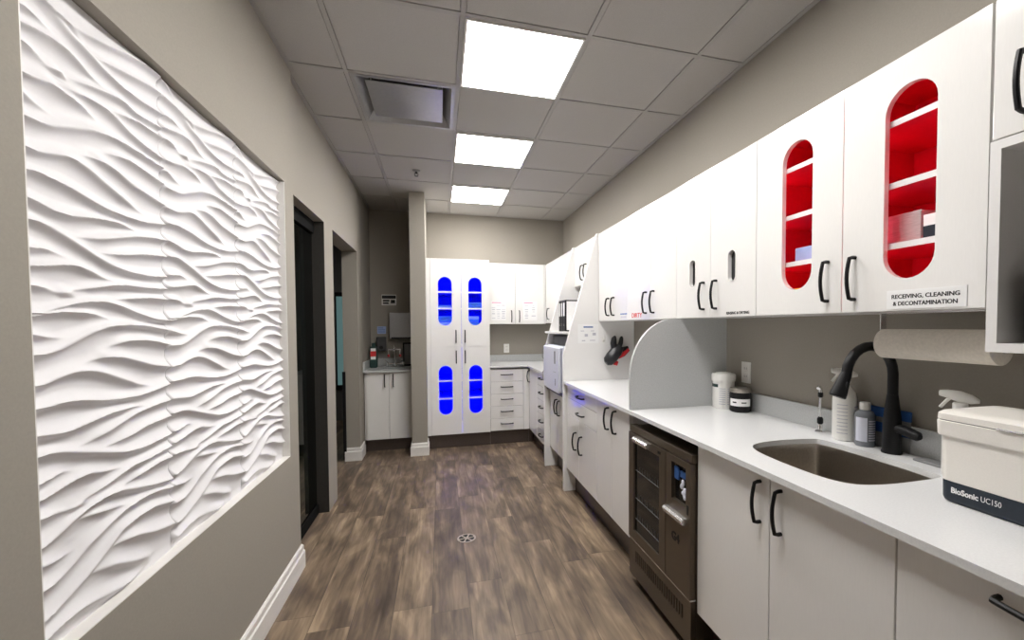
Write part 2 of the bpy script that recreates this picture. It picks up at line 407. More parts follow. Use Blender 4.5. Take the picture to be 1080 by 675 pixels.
# crest lines of one panel: (distance along, height) in millimetres
CRESTS = [
    [(23,1350),(59,1354),(97,1351),(125,1346),(144,1340)],
    [(90,1401),(135,1389),(179,1370),(216,1360),(267,1347),(324,1337),(387,1335),(487,1345)],
    [(25,1314),(58,1322),(100,1328),(141,1329),(176,1322),(214,1310),(255,1305),(293,1303)],
    [(131,1396),(162,1396),(203,1401),(271,1416),(341,1437),(406,1451),(485,1457)],
    [(212,1375),(242,1370),(291,1374),(357,1387),(424,1399),(483,1407)],
    [(25,1277),(52,1277),(82,1274),(109,1266),(142,1256)],
    [(115,1271),(147,1269),(188,1277),(243,1289),(293,1299),(334,1301),(384,1291),(477,1301)],
    [(25,1214),(53,1218),(91,1227),(132,1226),(176,1222),(219,1218),(271,1206)],
    [(118,1233),(150,1243),(187,1249),(231,1250),(263,1250),(307,1243),(355,1226),(415,1215),(480,1210)],
    [(263,1254),(320,1265),(384,1273),(476,1274)],
    [(23,1177),(44,1173),(62,1168),(92,1166),(129,1162)],
    [(25,1129),(57,1129),(99,1136),(150,1156),(207,1177),(260,1185),(317,1189),(379,1188),(471,1183)],
    [(24,1066),(54,1065),(92,1074),(130,1085),(165,1084),(213,1074),(264,1056),(321,1038),(371,1027),(429,1017)],
    [(161,1099),(204,1111),(245,1113),(301,1104),(361,1086),(429,1077),(489,1070)],
    [(230,1129),(280,1145),(339,1151),(404,1144),(477,1135)],
    [(23,1020),(55,1023),(94,1020),(144,1015),(199,1004),(250,996),(319,993),(404,997),(486,1011)],
    [(23,964),(53,960),(91,951),(137,951),(197,962),(260,969),(324,969),(402,965)],
    [(24,918),(51,920),(81,915),(121,903),(165,888),(213,871),(266,855),(330,846),(410,844),(489,851)],
    [(137,908),(171,909),(220,915),(275,928),(354,948),(438,960),(495,963)],
    [(214,885),(256,884),(314,890),(385,904),(493,914)],
    [(25,860),(59,864),(95,863),(124,857),(156,848)],
    [(25,823),(62,828),(110,837),(154,840),(191,832),(242,820),(304,814)],
    [(111,778),(151,783),(199,792),(263,805),(322,810),(394,809),(487,814)],
    [(25,784),(52,783),(87,778),(119,768),(148,761)],
    [(26,720),(57,725),(93,737),(141,751),(188,759),(239,761),(295,752),(357,735),(425,721),(490,717)],
    [(261,767),(320,773),(393,781),(486,782)],
    [(72,728),(97,732),(140,733),(196,729),(237,722),(287,711)],
    [(26,683),(55,677),(94,673),(137,673)],
    [(25,639),(61,640),(101,649),(146,667),(194,687),(247,700),(317,703),(396,700),(489,688)],
    [(222,633),(261,649),(315,660),(373,661),(437,654),(491,644)],
    [(152,604),(191,616),(232,622),(289,618),(350,603),(418,585),(487,575)],
    [(24,574),(58,576),(98,588),(142,596),(190,591),(230,581),(286,560),(347,538),(430,522)],
    [(24,527),(56,527),(100,530),(144,527),(206,516),(283,508),(359,507),(430,513),(480,520)],
    [(25,471),(68,465),(105,461),(150,467),(204,474),(259,480),(318,479),(398,471)],
    [(130,419),(172,420),(223,431),(280,446),(343,461),(413,468),(478,471)],
    [(206,395),(255,396),(315,404),(381,417),(432,420),(483,421)],
    [(25,426),(51,427),(91,421),(147,404),(221,383),(288,365),(351,359),(422,361),(488,366)],
    [(112,288),(156,289),(206,298),(268,311),(323,321),(391,321),(486,327)],
    [(28,369),(60,371),(93,374),(123,368),(154,357)],
    [(26,333),(59,337),(100,345),(135,349),(164,350),(198,339),(246,331),(304,323)],
    [(26,295),(60,293),(110,283),(160,270)],
    [(25,232),(54,236),(87,247),(127,260),(165,268),(216,273),(266,270),(333,252),(401,236),(485,223)],
    [(266,272),(308,278),(347,284),(389,291),(434,296),(489,294)],
    [(113,247),(154,248),(204,240),(258,229),(318,216)],
    [(25,195),(56,187),(97,185),(142,185)],
    [(25,141),(53,141),(87,149),(127,163),(160,180),(201,191),(245,204),(293,215),(364,218),(422,212),(484,199)],
    [(26,78),(55,79),(84,87),(119,98),(147,108),(188,123),(237,146),(278,166),(342,175),(398,174),(482,155)],
    [(220,130),(265,132),(326,124),(394,101),(486,83)],
    [(147,107),(186,100),(240,87),(310,57),(376,40),(435,29)],
    [(39,36),(77,43),(121,45),(173,36),(248,19),(321,13),(389,11)]]
CRESTS += [[(0,1452),(60,1440),(128,1424)], [(0,1405),(60,1404),(130,1396),(190,1380)]]
def relief(Y, Z):
    """height of the relief on a grid, Y in 0..TW, Z in 0..TH (metres)"""
    ym = Y*1000; TWm = TW*1000; cur = []
    for c in CRESTS:
        c = sorted(c); a = np.array(c, float)
        y0, y1 = a[0, 0], a[-1, 0]; free0, free1 = y0 > 85, y1 < TWm-35
        if not free0: a = np.vstack([[-5, a[0, 1]+(a[0, 1]-a[1, 1])*.5*(y0+5)/max(20, a[1, 0]-y0)], a]); y0 = -5
        if not free1: a = np.vstack([a, [TWm+60, a[-1, 1]]]) if a[-1, 0] < TWm+55 else a; y1 = a[-1, 0]
        fine = np.arange(y0-40, y1+41, 2.0); zf = np.interp(fine, a[:, 0], a[:, 1])
        ker = np.hanning(23); ker /= ker.sum(); zf = np.convolve(np.pad(zf, 11, mode='edge'), ker, 'valid')
        zc = np.interp(ym, fine, zf); act = (ym >= y0) & (ym <= y1)
        e = np.ones_like(ym)
        def sm(x): x = np.clip(x, 0, 1); return x*x*(3-2*x)
        if free0: e = e*sm((ym-y0)/120)
        if free1: e = e*sm((y1-ym)/120)
        cur.append((zc/1000, act, e))
    nz = len(Z)
    def column(zs, hs):
        zs = np.concatenate([[-.03], zs, [TH+.035]]); hs = np.concatenate([[.012], hs, [.012]])
        k = np.clip(np.searchsorted(zs, Z, side='right')-1, 0, len(zs)-2)
        gap = np.maximum(zs[k+1]-zs[k], 1e-5); t = np.clip((Z-zs[k])/gap, 0, 1)
        big = 1-np.exp(-gap/.030)
        tail = .52; kk = 1-tail
        up = np.clip(1-t/kk, 0, 1)**1.6; dn = np.clip((t-kk)/tail, 0, 1)**2.9
        lo = .0195*(1-big)*.55                     # narrow gaps fill up
        a = np.maximum(hs[k], 0); b = np.maximum(hs[k+1], 0)
        return np.minimum(lo, np.minimum(a, b))+(a-np.minimum(lo, np.minimum(a, b)))*up+(b-np.minimum(lo, np.minimum(a, b)))*dn
    H_ = np.zeros((len(Y), nz))
    for i in range(len(Y)):
        L = sorted((c[0][i], c[2][i]) for c in cur if c[1][i])
        zs = np.array([l[0] for l in L]); es = np.array([l[1] for l in L])
        hs = np.full(len(zs), .0195)
        full = column(zs, hs); out = full.copy()
        for q in np.where(es < .999)[0]:
            out -= (1-es[q])*(full-column(np.delete(zs, q), np.delete(hs, q)))
        H_[i] = np.clip(out, 0, .02)
    ker = np.hanning(13)[1:-1]; ker /= ker.sum(); m = len(ker)//2
    P_ = np.pad(H_, ((m, m), (0, 0)), mode='edge')
    return sum(ker[k]*P_[k:k+len(Y)] for k in range(len(ker)))
REL = None
def section(idx):
    y0 = NY0+g+TW*idx; ny, nz = 130, 640
    global REL
    Y = np.linspace(0, 1, ny); Z = np.linspace(0, TH, nz)
    yy, zz = np.meshgrid(Y, Z, indexing='ij')
    if REL is None: REL = relief(Y*TW, Z)
    h = REL.copy()
    e = np.minimum(Y, 1-Y)*TW; edge = np.clip(e/.0045, .25, 1)[:, None]
    h = .002+h*edge
    P = np.stack([NXB+.001+h, y0+yy*(TW-.0012)+.0006, NZ0+g+zz], -1).reshape(-1, 3)
    idx_ = np.arange(ny*nz).reshape(ny, nz)
    F = np.stack([idx_[:-1, :-1], idx_[1:, :-1], idx_[1:, 1:], idx_[:-1, 1:]], -1).reshape(-1, 4)
    # skirt to the niche back so the section has thickness
    rim = np.concatenate([idx_[:, 0], idx_[-1, 1:], idx_[-2::-1, -1], idx_[0, -2:0:-1]])
    Pb = P[rim].copy(); Pb[:, 0] = NXB+.0005; n0 = len(P); P = np.vstack([P, Pb]); m = len(rim); a = np.arange(m); bq = (a+1) % m
    F = np.vstack([F, np.stack([rim[a], n0+a, n0+bq, rim[bq]], -1)])
    me = bpy.data.meshes.new('panel_section'); P = P-np.array(wp.location)
    me.from_pydata(P.tolist(), [], F.tolist()); me.update()
    me.shade_smooth(); me.set_sharp_from_angle(angle=math.radians(50)); me.materials.append(M['wave'])
    o = bpy.data.objects.new('panel_section', me); C.objects.link(o); o.parent = wp
for i in range(3): section(i)

# ------------------------------------------------------------------ ceiling fixtures
def ceil_light(ix, jy, label):
    x0, y0 = GX+S*ix, GY+S*jy
    t = thing('ceiling_light', label, 'ceiling light', (x0+S/2, y0+S/2, H-.02), 'square ceiling light panels')
    a, z0, z1 = .013, H-.012, H-.0002
    X0, X1, Y0, Y1 = x0+a, x0+S-a, y0+a, y0+S-a; w = .011
    MB().plate(rect(X0, X1, Y0, Y1), [rect(X0+w, X1-w, Y0+w, Y1-w)], (0, 0, z0), (1, 0, 0), (0, 1, 0), (0, 0, z1-z0)).build('frame', M['trim'], t)
    MB().box(X0+w, X1-w, Y0+w, Y1-w, z0+.002, z1-.001).build('diffuser', M['lamp'], t)
ceil_light(0, 0, 'square lit ceiling panel nearest the camera, largest of those in view')
ceil_light(0, 2, 'square lit ceiling panel in the middle of the three in view')
ceil_light(0, 4, 'square lit ceiling panel farthest away, in front of the tall cabinet')
ceil_light(0, -2, 'square lit ceiling panel directly above the camera')
v = thing('air_vent', 'square metal air diffuser set in the ceiling left of the lights', 'air vent', ((VX[0]+VX[1])/2, (VY[0]+VY[1])/2, H))
a = .014; X0, X1, Y0, Y1 = VX[0]+a, VX[1]-a, VY[0]+a, VY[1]-a
def sq(i, z): return [(X0+i, Y0+i, z), (X1-i, Y0+i, z), (X1-i, Y1-i, z), (X0+i, Y1-i, z)]
MB().loft([sq(0, H-.006), sq(.02, H-.006), sq(.075, H+.075), sq(.075, H+.08), sq(0, H+.08)], False, False).build('housing', M['vent'], v, False)
MB().box(X0+.07, X1-.07, Y0+.07, Y1-.07, H+.08, H+.09).build('duct', M['darkgrey'], v)
MB().box(X0+.072, X1-.072, Y0+.072, Y1-.072, H+.004, H+.010, .002).build('face_plate', M['vent'], v)
for bx_ in (X0+.1, X1-.1):
    for by_ in (Y0+.1, Y1-.1): MB().tube([(bx_, by_, H+.01), (bx_, by_, H+.08)], .004).build('bracket', M['vent'], v)
s = thing('sprinkler_head', 'small dark fire sprinkler head under the ceiling', 'sprinkler', (-.195, 4.19, H-.05))
MB().lathe([(.036, 0), (.036, -.004), (.022, -.010), (.012, -.012)], (-.195, 4.19, H), 24).build('escutcheon', M['grey'], s)
MB().tube([(-.195, 4.19, H-.01), (-.195, 4.19, H-.03)], .009).tube([(-.207, 4.19, H-.022), (-.212, 4.19, H-.036), (-.195, 4.19, H-.05)], .003).tube([(-.183, 4.19, H-.022), (-.178, 4.19, H-.036), (-.195, 4.19, H-.05)], .003).lathe([(.017, -.05), (.017, -.052), (0, -.053)], (-.195, 4.19, H), 16).build('nozzle', M['darkgrey'], s)

# floor drain
d = thing('floor_drain', 'round metal floor drain grate in the plank floor', 'drain', (.15, 2.845, 0))
holes = []
for k in range(6):
    a0 = 2*PI*k/6+.15+PI/6; hole = []
    for rr, da in ((.010, .0), (.047, -.42), (.051, -.2), (.051, .2), (.047, .42)):
        hole.append((rr*math.cos(a0+da), rr*math.sin(a0+da)))
    holes.append(hole)
MB().plate([(.06*math.cos(2*PI*k/40), .06*math.sin(2*PI*k/40)) for k in range(40)], holes, (.15, 2.845, .0012), (1, 0, 0), (0, 1, 0), (0, 0, .003)).build('grate', M['grate'], d)
MB().lathe([(.056, .0004), (.056, .001), (0, .001)], (.15, 2.845, 0), 32).build('well', M['black'], d)

# ------------------------------------------------------------------ cabinet helpers
def carcass(mb, x0, x1, y0, y1, z0, z1, openside, t=.016, top=True):
    """hollow box, open on one side"""
    if openside == '-X':
        mb.box(x0, x1, y0, y0+t, z0, z1).box(x0, x1, y1-t, y1, z0, z1).box(x1-t, x1, y0+t, y1-t, z0, z1).box(x0, x1-t, y0+t, y1-t, z0, z0+t)
        if top: mb.box(x0, x1-t, y0+t, y1-t, z1-t, z1)
    else:
        mb.box(x0, x0+t, y0, y1, z0, z1).box(x1-t, x1, y0, y1, z0, z1).box(x0+t, x1-t, y1-t, y1, z0, z1).box(x0+t, x1-t, y0, y1-t, z0, z0+t)
        if top: mb.box(x0+t, x1-t, y0, y1-t, z1-t, z1)
    return mb
G = .0016; DT = .018
def frontX(parent, name, y0, y1, z0, z1, X, m='lam', b=.0015):
    return MB().box(X, X+DT, y0+G, y1-G, z0+G, z1-G, b).build(name, M[m], parent, False)
def frontY(parent, name, x0, x1, z0, z1, Y, m='lam', b=.0015):
    return MB().box(x0+G, x1-G, Y, Y+DT, z0+G, z1-G, b).build(name, M[m], parent, False)
NX, NYv = (-1, 0, 0), (0, -1, 0)
ZB = .195; ZT = CT-.022
GAPB = .0008

# ------------------------------------------------------------------ right run, base units (near to far)
# drawer unit
t = thing('base_cabinet', 'white drawer unit at the right edge, nearest the camera', 'cabinet', (1.32, .3, 0), 'base cabinets on the right')
carcass(MB(), FX+DT+GAPB, XR-.004, -.2, .745, ZB, ZT, '-X').build('body', M['carc'], t)
MB().box(1.09, 1.11, -.2, .745, .0005, ZB).build('toe_kick', M['kickblack'], t)
for z0, z1 in ((.55, ZT), (ZB, .55)):
    dr = frontX(t, 'drawer', -.2, .745, z0, z1, FX); handle(dr, (FX, .46, z1-.034), (0, 1, 0), NX, .19)
# sink base
t = thing('base_cabinet', 'white two-door sink cabinet between washer and drawer unit', 'cabinet', (1.32, 1.14, 0), 'base cabinets on the right')
carcass(MB(), FX+DT+GAPB, XR-.004, .746, 1.545, ZB, ZT, '-X', top=False).build('body', M['carc'], t)
MB().box(1.09, 1.11, .746, 1.545, .0005, ZB).build('toe_kick', M['kickblack'], t)
dr = frontX(t, 'door', 1.143, 1.545, ZB, ZT, FX); handle(dr, (FX, 1.185, .808), (0, 0, 1), NX)
dr = frontX(t, 'door', .746, 1.143, ZB, ZT, FX); handle(dr, (FX, 1.095, .808), (0, 0, 1), NX)
# mid unit between washer and gable
Y0, Y1, Ym = 2.204, 3.446, 2.737
t = thing('base_cabinet', 'white cabinet with two drawers above doors, between washer and gable', 'cabinet', (1.32, 2.8, 0), 'base cabinets on the right')
carcass(MB(), FX+DT+GAPB, XR-.004, Y0, Y1, ZB, ZT, '-X').build('body', M['carc'], t)
MB().box(1.09, 1.11, Y0, Y1, .0005, ZB).build('toe_kick', M['kick'], t)
for z0, z1, hz in ((.80, ZT, .852), (.667, .80, .722)):
    dr = frontX(t, 'drawer', Ym, Y1, z0, z1, FX); handle(dr, (FX, 3.06, hz), (0, 1, 0), NX, .14)
for y0, y1, hy in ((3.12, Y1, 3.185), (Ym, 3.12, 3.045)):
    dr = frontX(t, 'door', y0, y1, ZB, .667, FX); handle(dr, (FX, hy, .49), (0, 0, 1), NX)
for y0, y1, hy in ((2.472, Ym, 2.515), (Y0, 2.472, 2.395)):
    dr = frontX(t, 'door', y0, y1, ZB, ZT, FX); handle(dr, (FX, hy, .808), (0, 0, 1), NX)

# gables: tall side panels with sloping front edge
def gable(y0, y1, label):
    prof = [(.99, .0005), (XR-.002, .0005), (XR-.002, 2.172), (1.288, 2.172), (.99, 1.145)]
    tag(MB().plate(prof, [], (0, y0, 0), (1, 0, 0), (0, 0, 1), (0, y1-y0, 0)).build('sloping_partition', M['carc']), label, 'side panel', 'tall side panels of the steriliser bay')
gable(3.449, 3.487, 'tall white side panel with sloping front edge, nearer side of steriliser')
gable(4.132, 4.170, 'tall white side panel with sloping front edge, far side of steriliser')
A0, A1 = 3.488, 4.131
t = thing('base_cabinet', 'white two-door cabinet under the steriliser between the side panels', 'cabinet', (1.32, 3.8, 0), 'base cabinets on the right')
carcass(MB(), FX+DT+.03, XR-.004, A0, A1, ZB, .755, '-X').build('body', M['carc'], t)
MB().box(1.12, 1.14, A0, A1, .0005, ZB).build('toe_kick', M['kick'], t)
Ac = (A0+A1)/2
for y0, y1, hy in ((Ac, A1, Ac+.045), (A0, Ac, Ac-.045)):
    dr = frontX(t, 'door', y0, y1, ZB, .755, FX+.028); handle(dr, (FX+.028, hy, .64), (0, 0, 1), NX)
tag(MB().box(1.01, 1.6, A0, A1, .775, .795, .002).build('pull_out_shelf', M['darkgrey']), 'dark pull-out shelf carrying the steriliser', 'shelf')
MB_ = MB().box(1.06, 1.6, A0, A1, .756, .774)
tag(MB_.build('shelf_rail', M['black']), 'black slide rail between shelf and cabinet', 'rail')
tag(MB().box(.995, 1.60, A0, A1, 1.322, 1.340, .001).build('wall_shelf', M['carc']), 'white shelf above the steriliser holding black binders', 'shelf')

# far corner base units
t = thing('base_cabinet', 'white corner base cabinet with one narrow door at the far right', 'cabinet', (1.3, 4.85, 0), 'base cabinets on the right')
carcass(MB(), FX+DT+GAPB, XR-.004, 4.612, YB-.004, .165, ZT, '-X').build('body', M['carc'], t)
MB().box(1.08, 1.10, 4.612, 5.0945, .0005, .165).box(1.0135, 1.0795, 5.075, 5.0945, .0005, .165).build('toe_kick', M['kick'], t)
dr = frontX(t, 'door', 4.612, 5.048, .165, ZT, FX); handle(dr, (FX, 4.98, .80), (0, 0, 1), NX)
t = thing('base_cabinet', 'white five-drawer unit on the right beyond the steriliser', 'cabinet', (1.3, 4.39, 0), 'base cabinets on the right')
carcass(MB(), FX+DT+GAPB, XR-.004, 4.172, 4.610, .165, ZT, '-X').build('body', M['carc'], t)
MB().box(1.08, 1.10, 4.172, 4.61, .0005, .165).build('toe_kick', M['kickblack'], t)
dh = (ZT-.165)/5
for k in range(5):
    dr = frontX(t, 'drawer', 4.172, 4.610, .165+dh*k, .165+dh*(k+1), FX); handle(dr, (FX, 4.36, .165+dh*(k+.56)), (0, 1, 0), NX)
# back run: drawer bank
FY = 5.03
t = thing('base_cabinet', 'white five-drawer unit on the back wall right of the tall cabinet', 'cabinet', (.77, 5.3, 0), 'base cabinets on the back wall')
carcass(MB(), .556, 1.012, FY+DT+GAPB, YB-.004, .165, ZT-.022, '-Y').build('body', M['carc'], t)
MB().box(.556, 1.012, 5.075, 5.095, .0005, .165).build('toe_kick', M['kick'], t)
dh = (ZT-.022-.165)/5
for k in range(5):
    dr = frontY(t, 'drawer', .556, .945, .165+dh*k, .165+dh*(k+1), FY); handle(dr, (.748, FY, .165+dh*(k+.58)), (1, 0, 0), NYv, .14)
MB().box(.947, 1.012, FY, FY+DT, .165, ZT-.023, .001).build('filler_strip', M['lam'], t)

# ------------------------------------------------------------------ worktops and splashbacks
def arc_poly(pts, rep=2):
    """Chaikin smoothing of a closed polygon"""
    for _ in range(rep):
        q = []
        for i in range(len(pts)):
            a, bb = Vector(pts[i]), Vector(pts[(i+1) % len(pts)])
            q += [tuple(a*.75+bb*.25), tuple(a*.25+bb*.75)]
        pts = q
    return pts
sink_pts = arc_poly([(1.485, .948), (1.485, 1.385), (1.44, 1.412), (1.22, 1.425), (1.115, 1.37), (1.098, 1.16), (1.115, .985), (1.20, .938), (1.42, .935)], 3)
wt = thing('worktop', 'long white quartz worktop with undermount sink cut-out', 'worktop', (1.3, 1.5, CT))
MB().plate([(.985, -.9), (XR-.002, -.9), (XR-.002, 3.447), (.985, 3.447)], [sink_pts], (0, 0, CT-.02), (1, 0, 0), (0, 1, 0), (0, 0, .02)).build('slab', M['quartz'], wt, False)
MB().box(XR-.02, XR-.002, -.9, 3.447, CT+.0003, CT+.095, .001).build('splashback', M['splash'], wt)
wt = thing('worktop', 'white quartz corner worktop on the back wall drawers', 'worktop', (1.0, 5.3, CT-.02))
z1 = CT-.0215
MB().plate([(.556, 5.005), (.99, 5.005), (.99, 4.173), (XR-.002, 4.173), (XR-.002, YB-.002), (.556, YB-.002)], [], (0, 0, z1-.02), (1, 0, 0), (0, 1, 0), (0, 0, .02+.0205)).build('slab', M['quartz'], wt, False) if False else \
    MB().plate([(.556, 5.005), (.99, 5.005), (.99, 4.173), (XR-.002, 4.173), (XR-.002, YB-.002), (.556, YB-.002)], [], (0, 0, ZT+.0004), (1, 0, 0), (0, 1, 0), (0, 0, .019)).build('slab', M['quartz'], wt, False)
MB().box(.556, XR-.022, YB-.02, YB-.002, CT-.002, CT+.085, .001).box(XR-.02, XR-.002, 4.173, YB-.022, CT-.002, CT+.085, .001).build('splashback', M['splash'], wt)
# round divider
pr = [(.995, CT+.0006), (1.60, CT+.0006), (1.60, 1.428), (1.262, 1.428)]
for k in range(1, 13):
    a = PI/2+PI/2*k/12; pr.append((1.262+.267*math.cos(a), 1.11+.318*math.sin(a)))
tag(MB().plate(pr, [], (0, 2.152, 0), (1, 0, 0), (0, 0, 1), (0, .02, 0)).build('worktop_divider', M['splash']), 'grey quartz divider with rounded corner standing on the worktop', 'divider')

# sink bowl
sk = thing('sink', 'stainless steel undermount sink with curved front edge', 'sink', (1.3, 1.17, .72))
def inset(pts, k, z):
    cx, cy = 1.30, 1.175
    return [(cx+(x-cx)*k, cy+(y-cy)*k, z) for x, y in pts]
zt = CT-.0205
MB().loft([inset(sink_pts, 1.05, zt), inset(sink_pts, 1.0, zt-.0005), inset(sink_pts, .985, zt-.02), inset(sink_pts, .95, zt-.14), inset(sink_pts, .90, zt-.185), inset(sink_pts, .78, zt-.20), inset(sink_pts, .1, zt-.206)], False, True).build('bowl', M['steel'], sk)
MB().lathe([(.0, .006), (.03, .006), (.045, .004), (.045, 0)], (1.33, 1.18, zt-.206), 24).build('drain_strainer', M['chrome'], sk)

# ------------------------------------------------------------------ washer (glass-front unit)
w = thing('instrument_washer', 'dark bronze glass-door instrument washer under the worktop', 'washer', (1.25, 1.83, 0))
WX, w0, w1 = .985, 1.552, 2.150
MB().box(WX+.03, 1.56, w0, w1, .03, .850, .003).build('body', M['bronze'], w)
MB().box(WX+.006, WX+.05, w0-.004, w1+.002, .822, .856, .004).build('top_fascia', M['bronze'], w)
yD = 1.752                                              # split of the doors
def framed(name, y0, y1, z0, z1, wy0, wy1, wz0, wz1):
    o = MB().plate(rect(y0, y1, z0, z1), [rect(wy0, wy1, wz0, wz1)], (WX, 0, 0), (0, 1, 0), (0, 0, 1), (.029, 0, 0)).build(name, M['bronze'], w, False)
    return o
dl = framed('door', yD+.003, w1, .248, .818, 1.812, 2.088, .30, .775)
MB().box(WX+.010, WX+.016, 1.812, 2.088, .30, .775).build('window', M['darkglass'], dl)
for zz in (.36, .47, .62):
    rk = MB().tube([(WX+.0092, 1.82, zz), (WX+.0092, 2.08, zz+.006)], .0022, 6)
    for k in range(9): rk.tube([(WX+.0092, 1.84+.027*k, zz), (WX+.0092, 1.84+.027*k, zz+.035)], .0013, 6)
    rk.build('rack', M['darkgrey'], dl)
def grip(parent, y0, y1, z):
    MB().loft([[(WX-.001, y, z-.014), (WX-.022, y, z-.010), (WX-.027, y, z+.006), (WX-.018, y, z+.014), (WX-.001, y, z+.014)] for y in (y0, y1)]).build('handle', M['silver'], parent, False)
grip(dl, 1.90, 2.055, .797)
MB().box(WX-.0015, WX, 1.80, 1.826, .787, .80).build('badge', M['black'], dl)
dr2 = framed('door', w0, yD-.003, .248, .818, 1.585, 1.70, .625, .79)
MB().box(WX+.020, WX+.024, 1.58, 1.705, .62, .795).build('window', M['darkglass'], dr2)
rr = random.Random(3)
cl = MB()
for k in range(9): cl.ball((WX+.012, 1.622+rr.uniform(-.018, .014), .655+.008*k), .011, (.5, 1, 1), Matrix.Rotation(rr.uniform(0, 3), 4, 'X'), 8)
cl.build('detergent_pouch', M['bluegrey'], dr2)
MB().box(WX+.008, WX+.018, 1.595, 1.645, .735, .765, .004).box(WX+.008, WX+.018, 1.655, 1.695, .715, .772, .006).build('blue_cap', M['blue'], dr2)
MB().box(WX-.0015, WX, 1.565, 1.578, .60, .64).build('badge', M['black'], dr2)
grip(dr2, 1.575, 1.735, .567)
text('G4', .052, (WX-.0003, 1.697, .447), '-X', M['black'], dr2, 'lettering', .0012, .0022)
slots = []
for k in range(22):
    y = 1.612+.0215*k; slots.append([(y, .130), (y+.012, .130), (y+.012, .192), (y, .192)])
MB().plate(rect(w0, w1, .045, .240), slots, (WX+.006, 0, 0), (0, 1, 0), (0, 0, 1), (.022, 0, 0)).build('grille', M['bronze'], w, False)
MB().box(WX+.0285, WX+.0295, w0+.02, w1-.02, .1, .22).build('grille_backing', M['black'], w)
MB().box(WX+.002, WX+.029, w0, w1, .2408, .2475).build('seam_strip', M['silver'], w)
for yy in (w0+.06, w1-.06):
    for xx in (1.06, 1.5): MB().lathe([(.02, .0005), (.022, .004), (.016, .008), (.016, .031)], (xx, yy, 0), 16).build('foot', M['black'], w)

# ------------------------------------------------------------------ wall cabinets on the right
UZ0, UZ1 = 1.43, 2.168
UB = UX+DT+GAPB
def led(parent, pts, m):
    mb = MB()
    for p in pts: mb.box(*p)
    return mb.build('led_strip', M[m], parent)
# near cabinet with open cubby under it
t = thing('wall_cabinet', 'white wall cabinet with open cubby at the right edge of view', 'cabinet', (1.45, .35, 1.32), 'wall cabinets on the right')
cb = MB(); carcass(cb, UX, XR-.003, -.05, .752, 1.322, 1.832, '-X', .022); cb.build('cubby', M['carc'], t)
carcass(MB(), UB, XR-.003, -.05, .750, 1.834, UZ1, '-X').build('body', M['carc'], t)
dr = frontX(t, 'door', .35, .750, 1.834, UZ1, UX); handle(dr, (UX, .688, 1.945), (0, 0, 1), NX)
dr = frontX(t, 'door', -.05, .35, 1.834, UZ1, UX); handle(dr, (UX, .05, 1.945), (0, 0, 1), NX)
bx = thing('black_case', 'black rounded case standing inside the open cubby', 'case', (1.42, .55, 1.345))
MB().box(1.335, 1.5, .40, .700, 1.3447, 1.53, .02, 4).build('shell', M['black'], bx)
MB().box(1.331, 1.336, .43, .67, 1.37, 1.50, .003).build('front_panel', M['darkgrey'], bx)

def oval_front(parent, y0, y1, z0, z1, hole, hand, glassm=None):
    dr = MB().plate(rect(y0+G, y1-G, z0+G, z1-G), [hole], (UX, 0, 0), (0, 1, 0), (0, 0, 1), (DT, 0, 0)).build('door', M['lam'], parent, False)
    handle(dr, (UX, hand, 1.54), (0, 0, 1), NX)
    return dr
# red lit cabinet
t = thing('wall_cabinet', 'white wall cabinet with two oval windows glowing red inside', 'cabinet', (1.45, 1.15, UZ0), 'wall cabinets on the right')
carcass(MB(), UB, XR-.003, .753, 1.556, UZ0, UZ1, '-X').build('body', M['carc'], t)
MB().box(UB+.022, XR-.024, 1.146, 1.156, UZ0+.017, UZ1-.017).build('partition', M['redliner'], t)
MB().box(XR-.0235, XR-.0195, .770, 1.539, UZ0+.017, UZ1-.017).box(UB+.03, XR-.024, .7692, .7702, UZ0+.017, UZ1-.017).box(UB+.03, XR-.024, 1.5388, 1.5398, UZ0+.017, UZ1-.017).box(UB+.03, XR-.024, .7705, 1.5385, UZ1-.0178, UZ1-.0164).build('lining', M['redliner'], t)
oval_front(t, .753, 1.150, UZ0, UZ1, stadium(.941, 1.524, 2.080, .142), 1.103)
oval_front(t, 1.150, 1.556, UZ0, UZ1, stadium(1.344, 1.524, 2.080, .142), 1.203)
for zz in (1.985, 1.80, 1.618):
    for ya, yb in ((.770, 1.1455), (1.1565, 1.539)): 
        sh = MB().box(UB+.009, XR-.025, ya, yb, zz, zz+.018).build('shelf', M['redliner'], t)
        MB().box(UB+.006, UB+.0088, ya, yb, zz, zz+.018).build('shelf_edge', M['carc'], sh)
x0 = UB+.004
zz_ = [(UZ0+.02, 1.615), (1.640, 1.797), (1.822, 1.982), (2.006, UZ1-.02)]
strips = []
for ya in (.7705, 1.1385, 1.1575, 1.5305):
    for za, zb in zz_: strips.append((x0+.012, x0+.018, ya, ya+.006, za, zb))
led(t, strips, 'led_red')
lab = thing('sign_label', 'white label reading RECEIVING, CLEANING & DECONTAMINATION on cabinet door', 'label', (UX-.001, .89, 1.436))
MB().box(UX-.0016, UX-.0002, .792, .997, 1.436, 1.491).build('card', M['paper'], lab)
text('RECEIVING, CLEANING', .0165, (UX-.0018, .983, 1.4665), '-X', M['ink'], lab, 'lettering', .0003, 0, .174, heavy=.00055)
text('& DECONTAMINATION', .0165, (UX-.0018, .978, 1.446), '-X', M['ink'], lab, 'lettering', .0003, 0, .165, heavy=.00055)
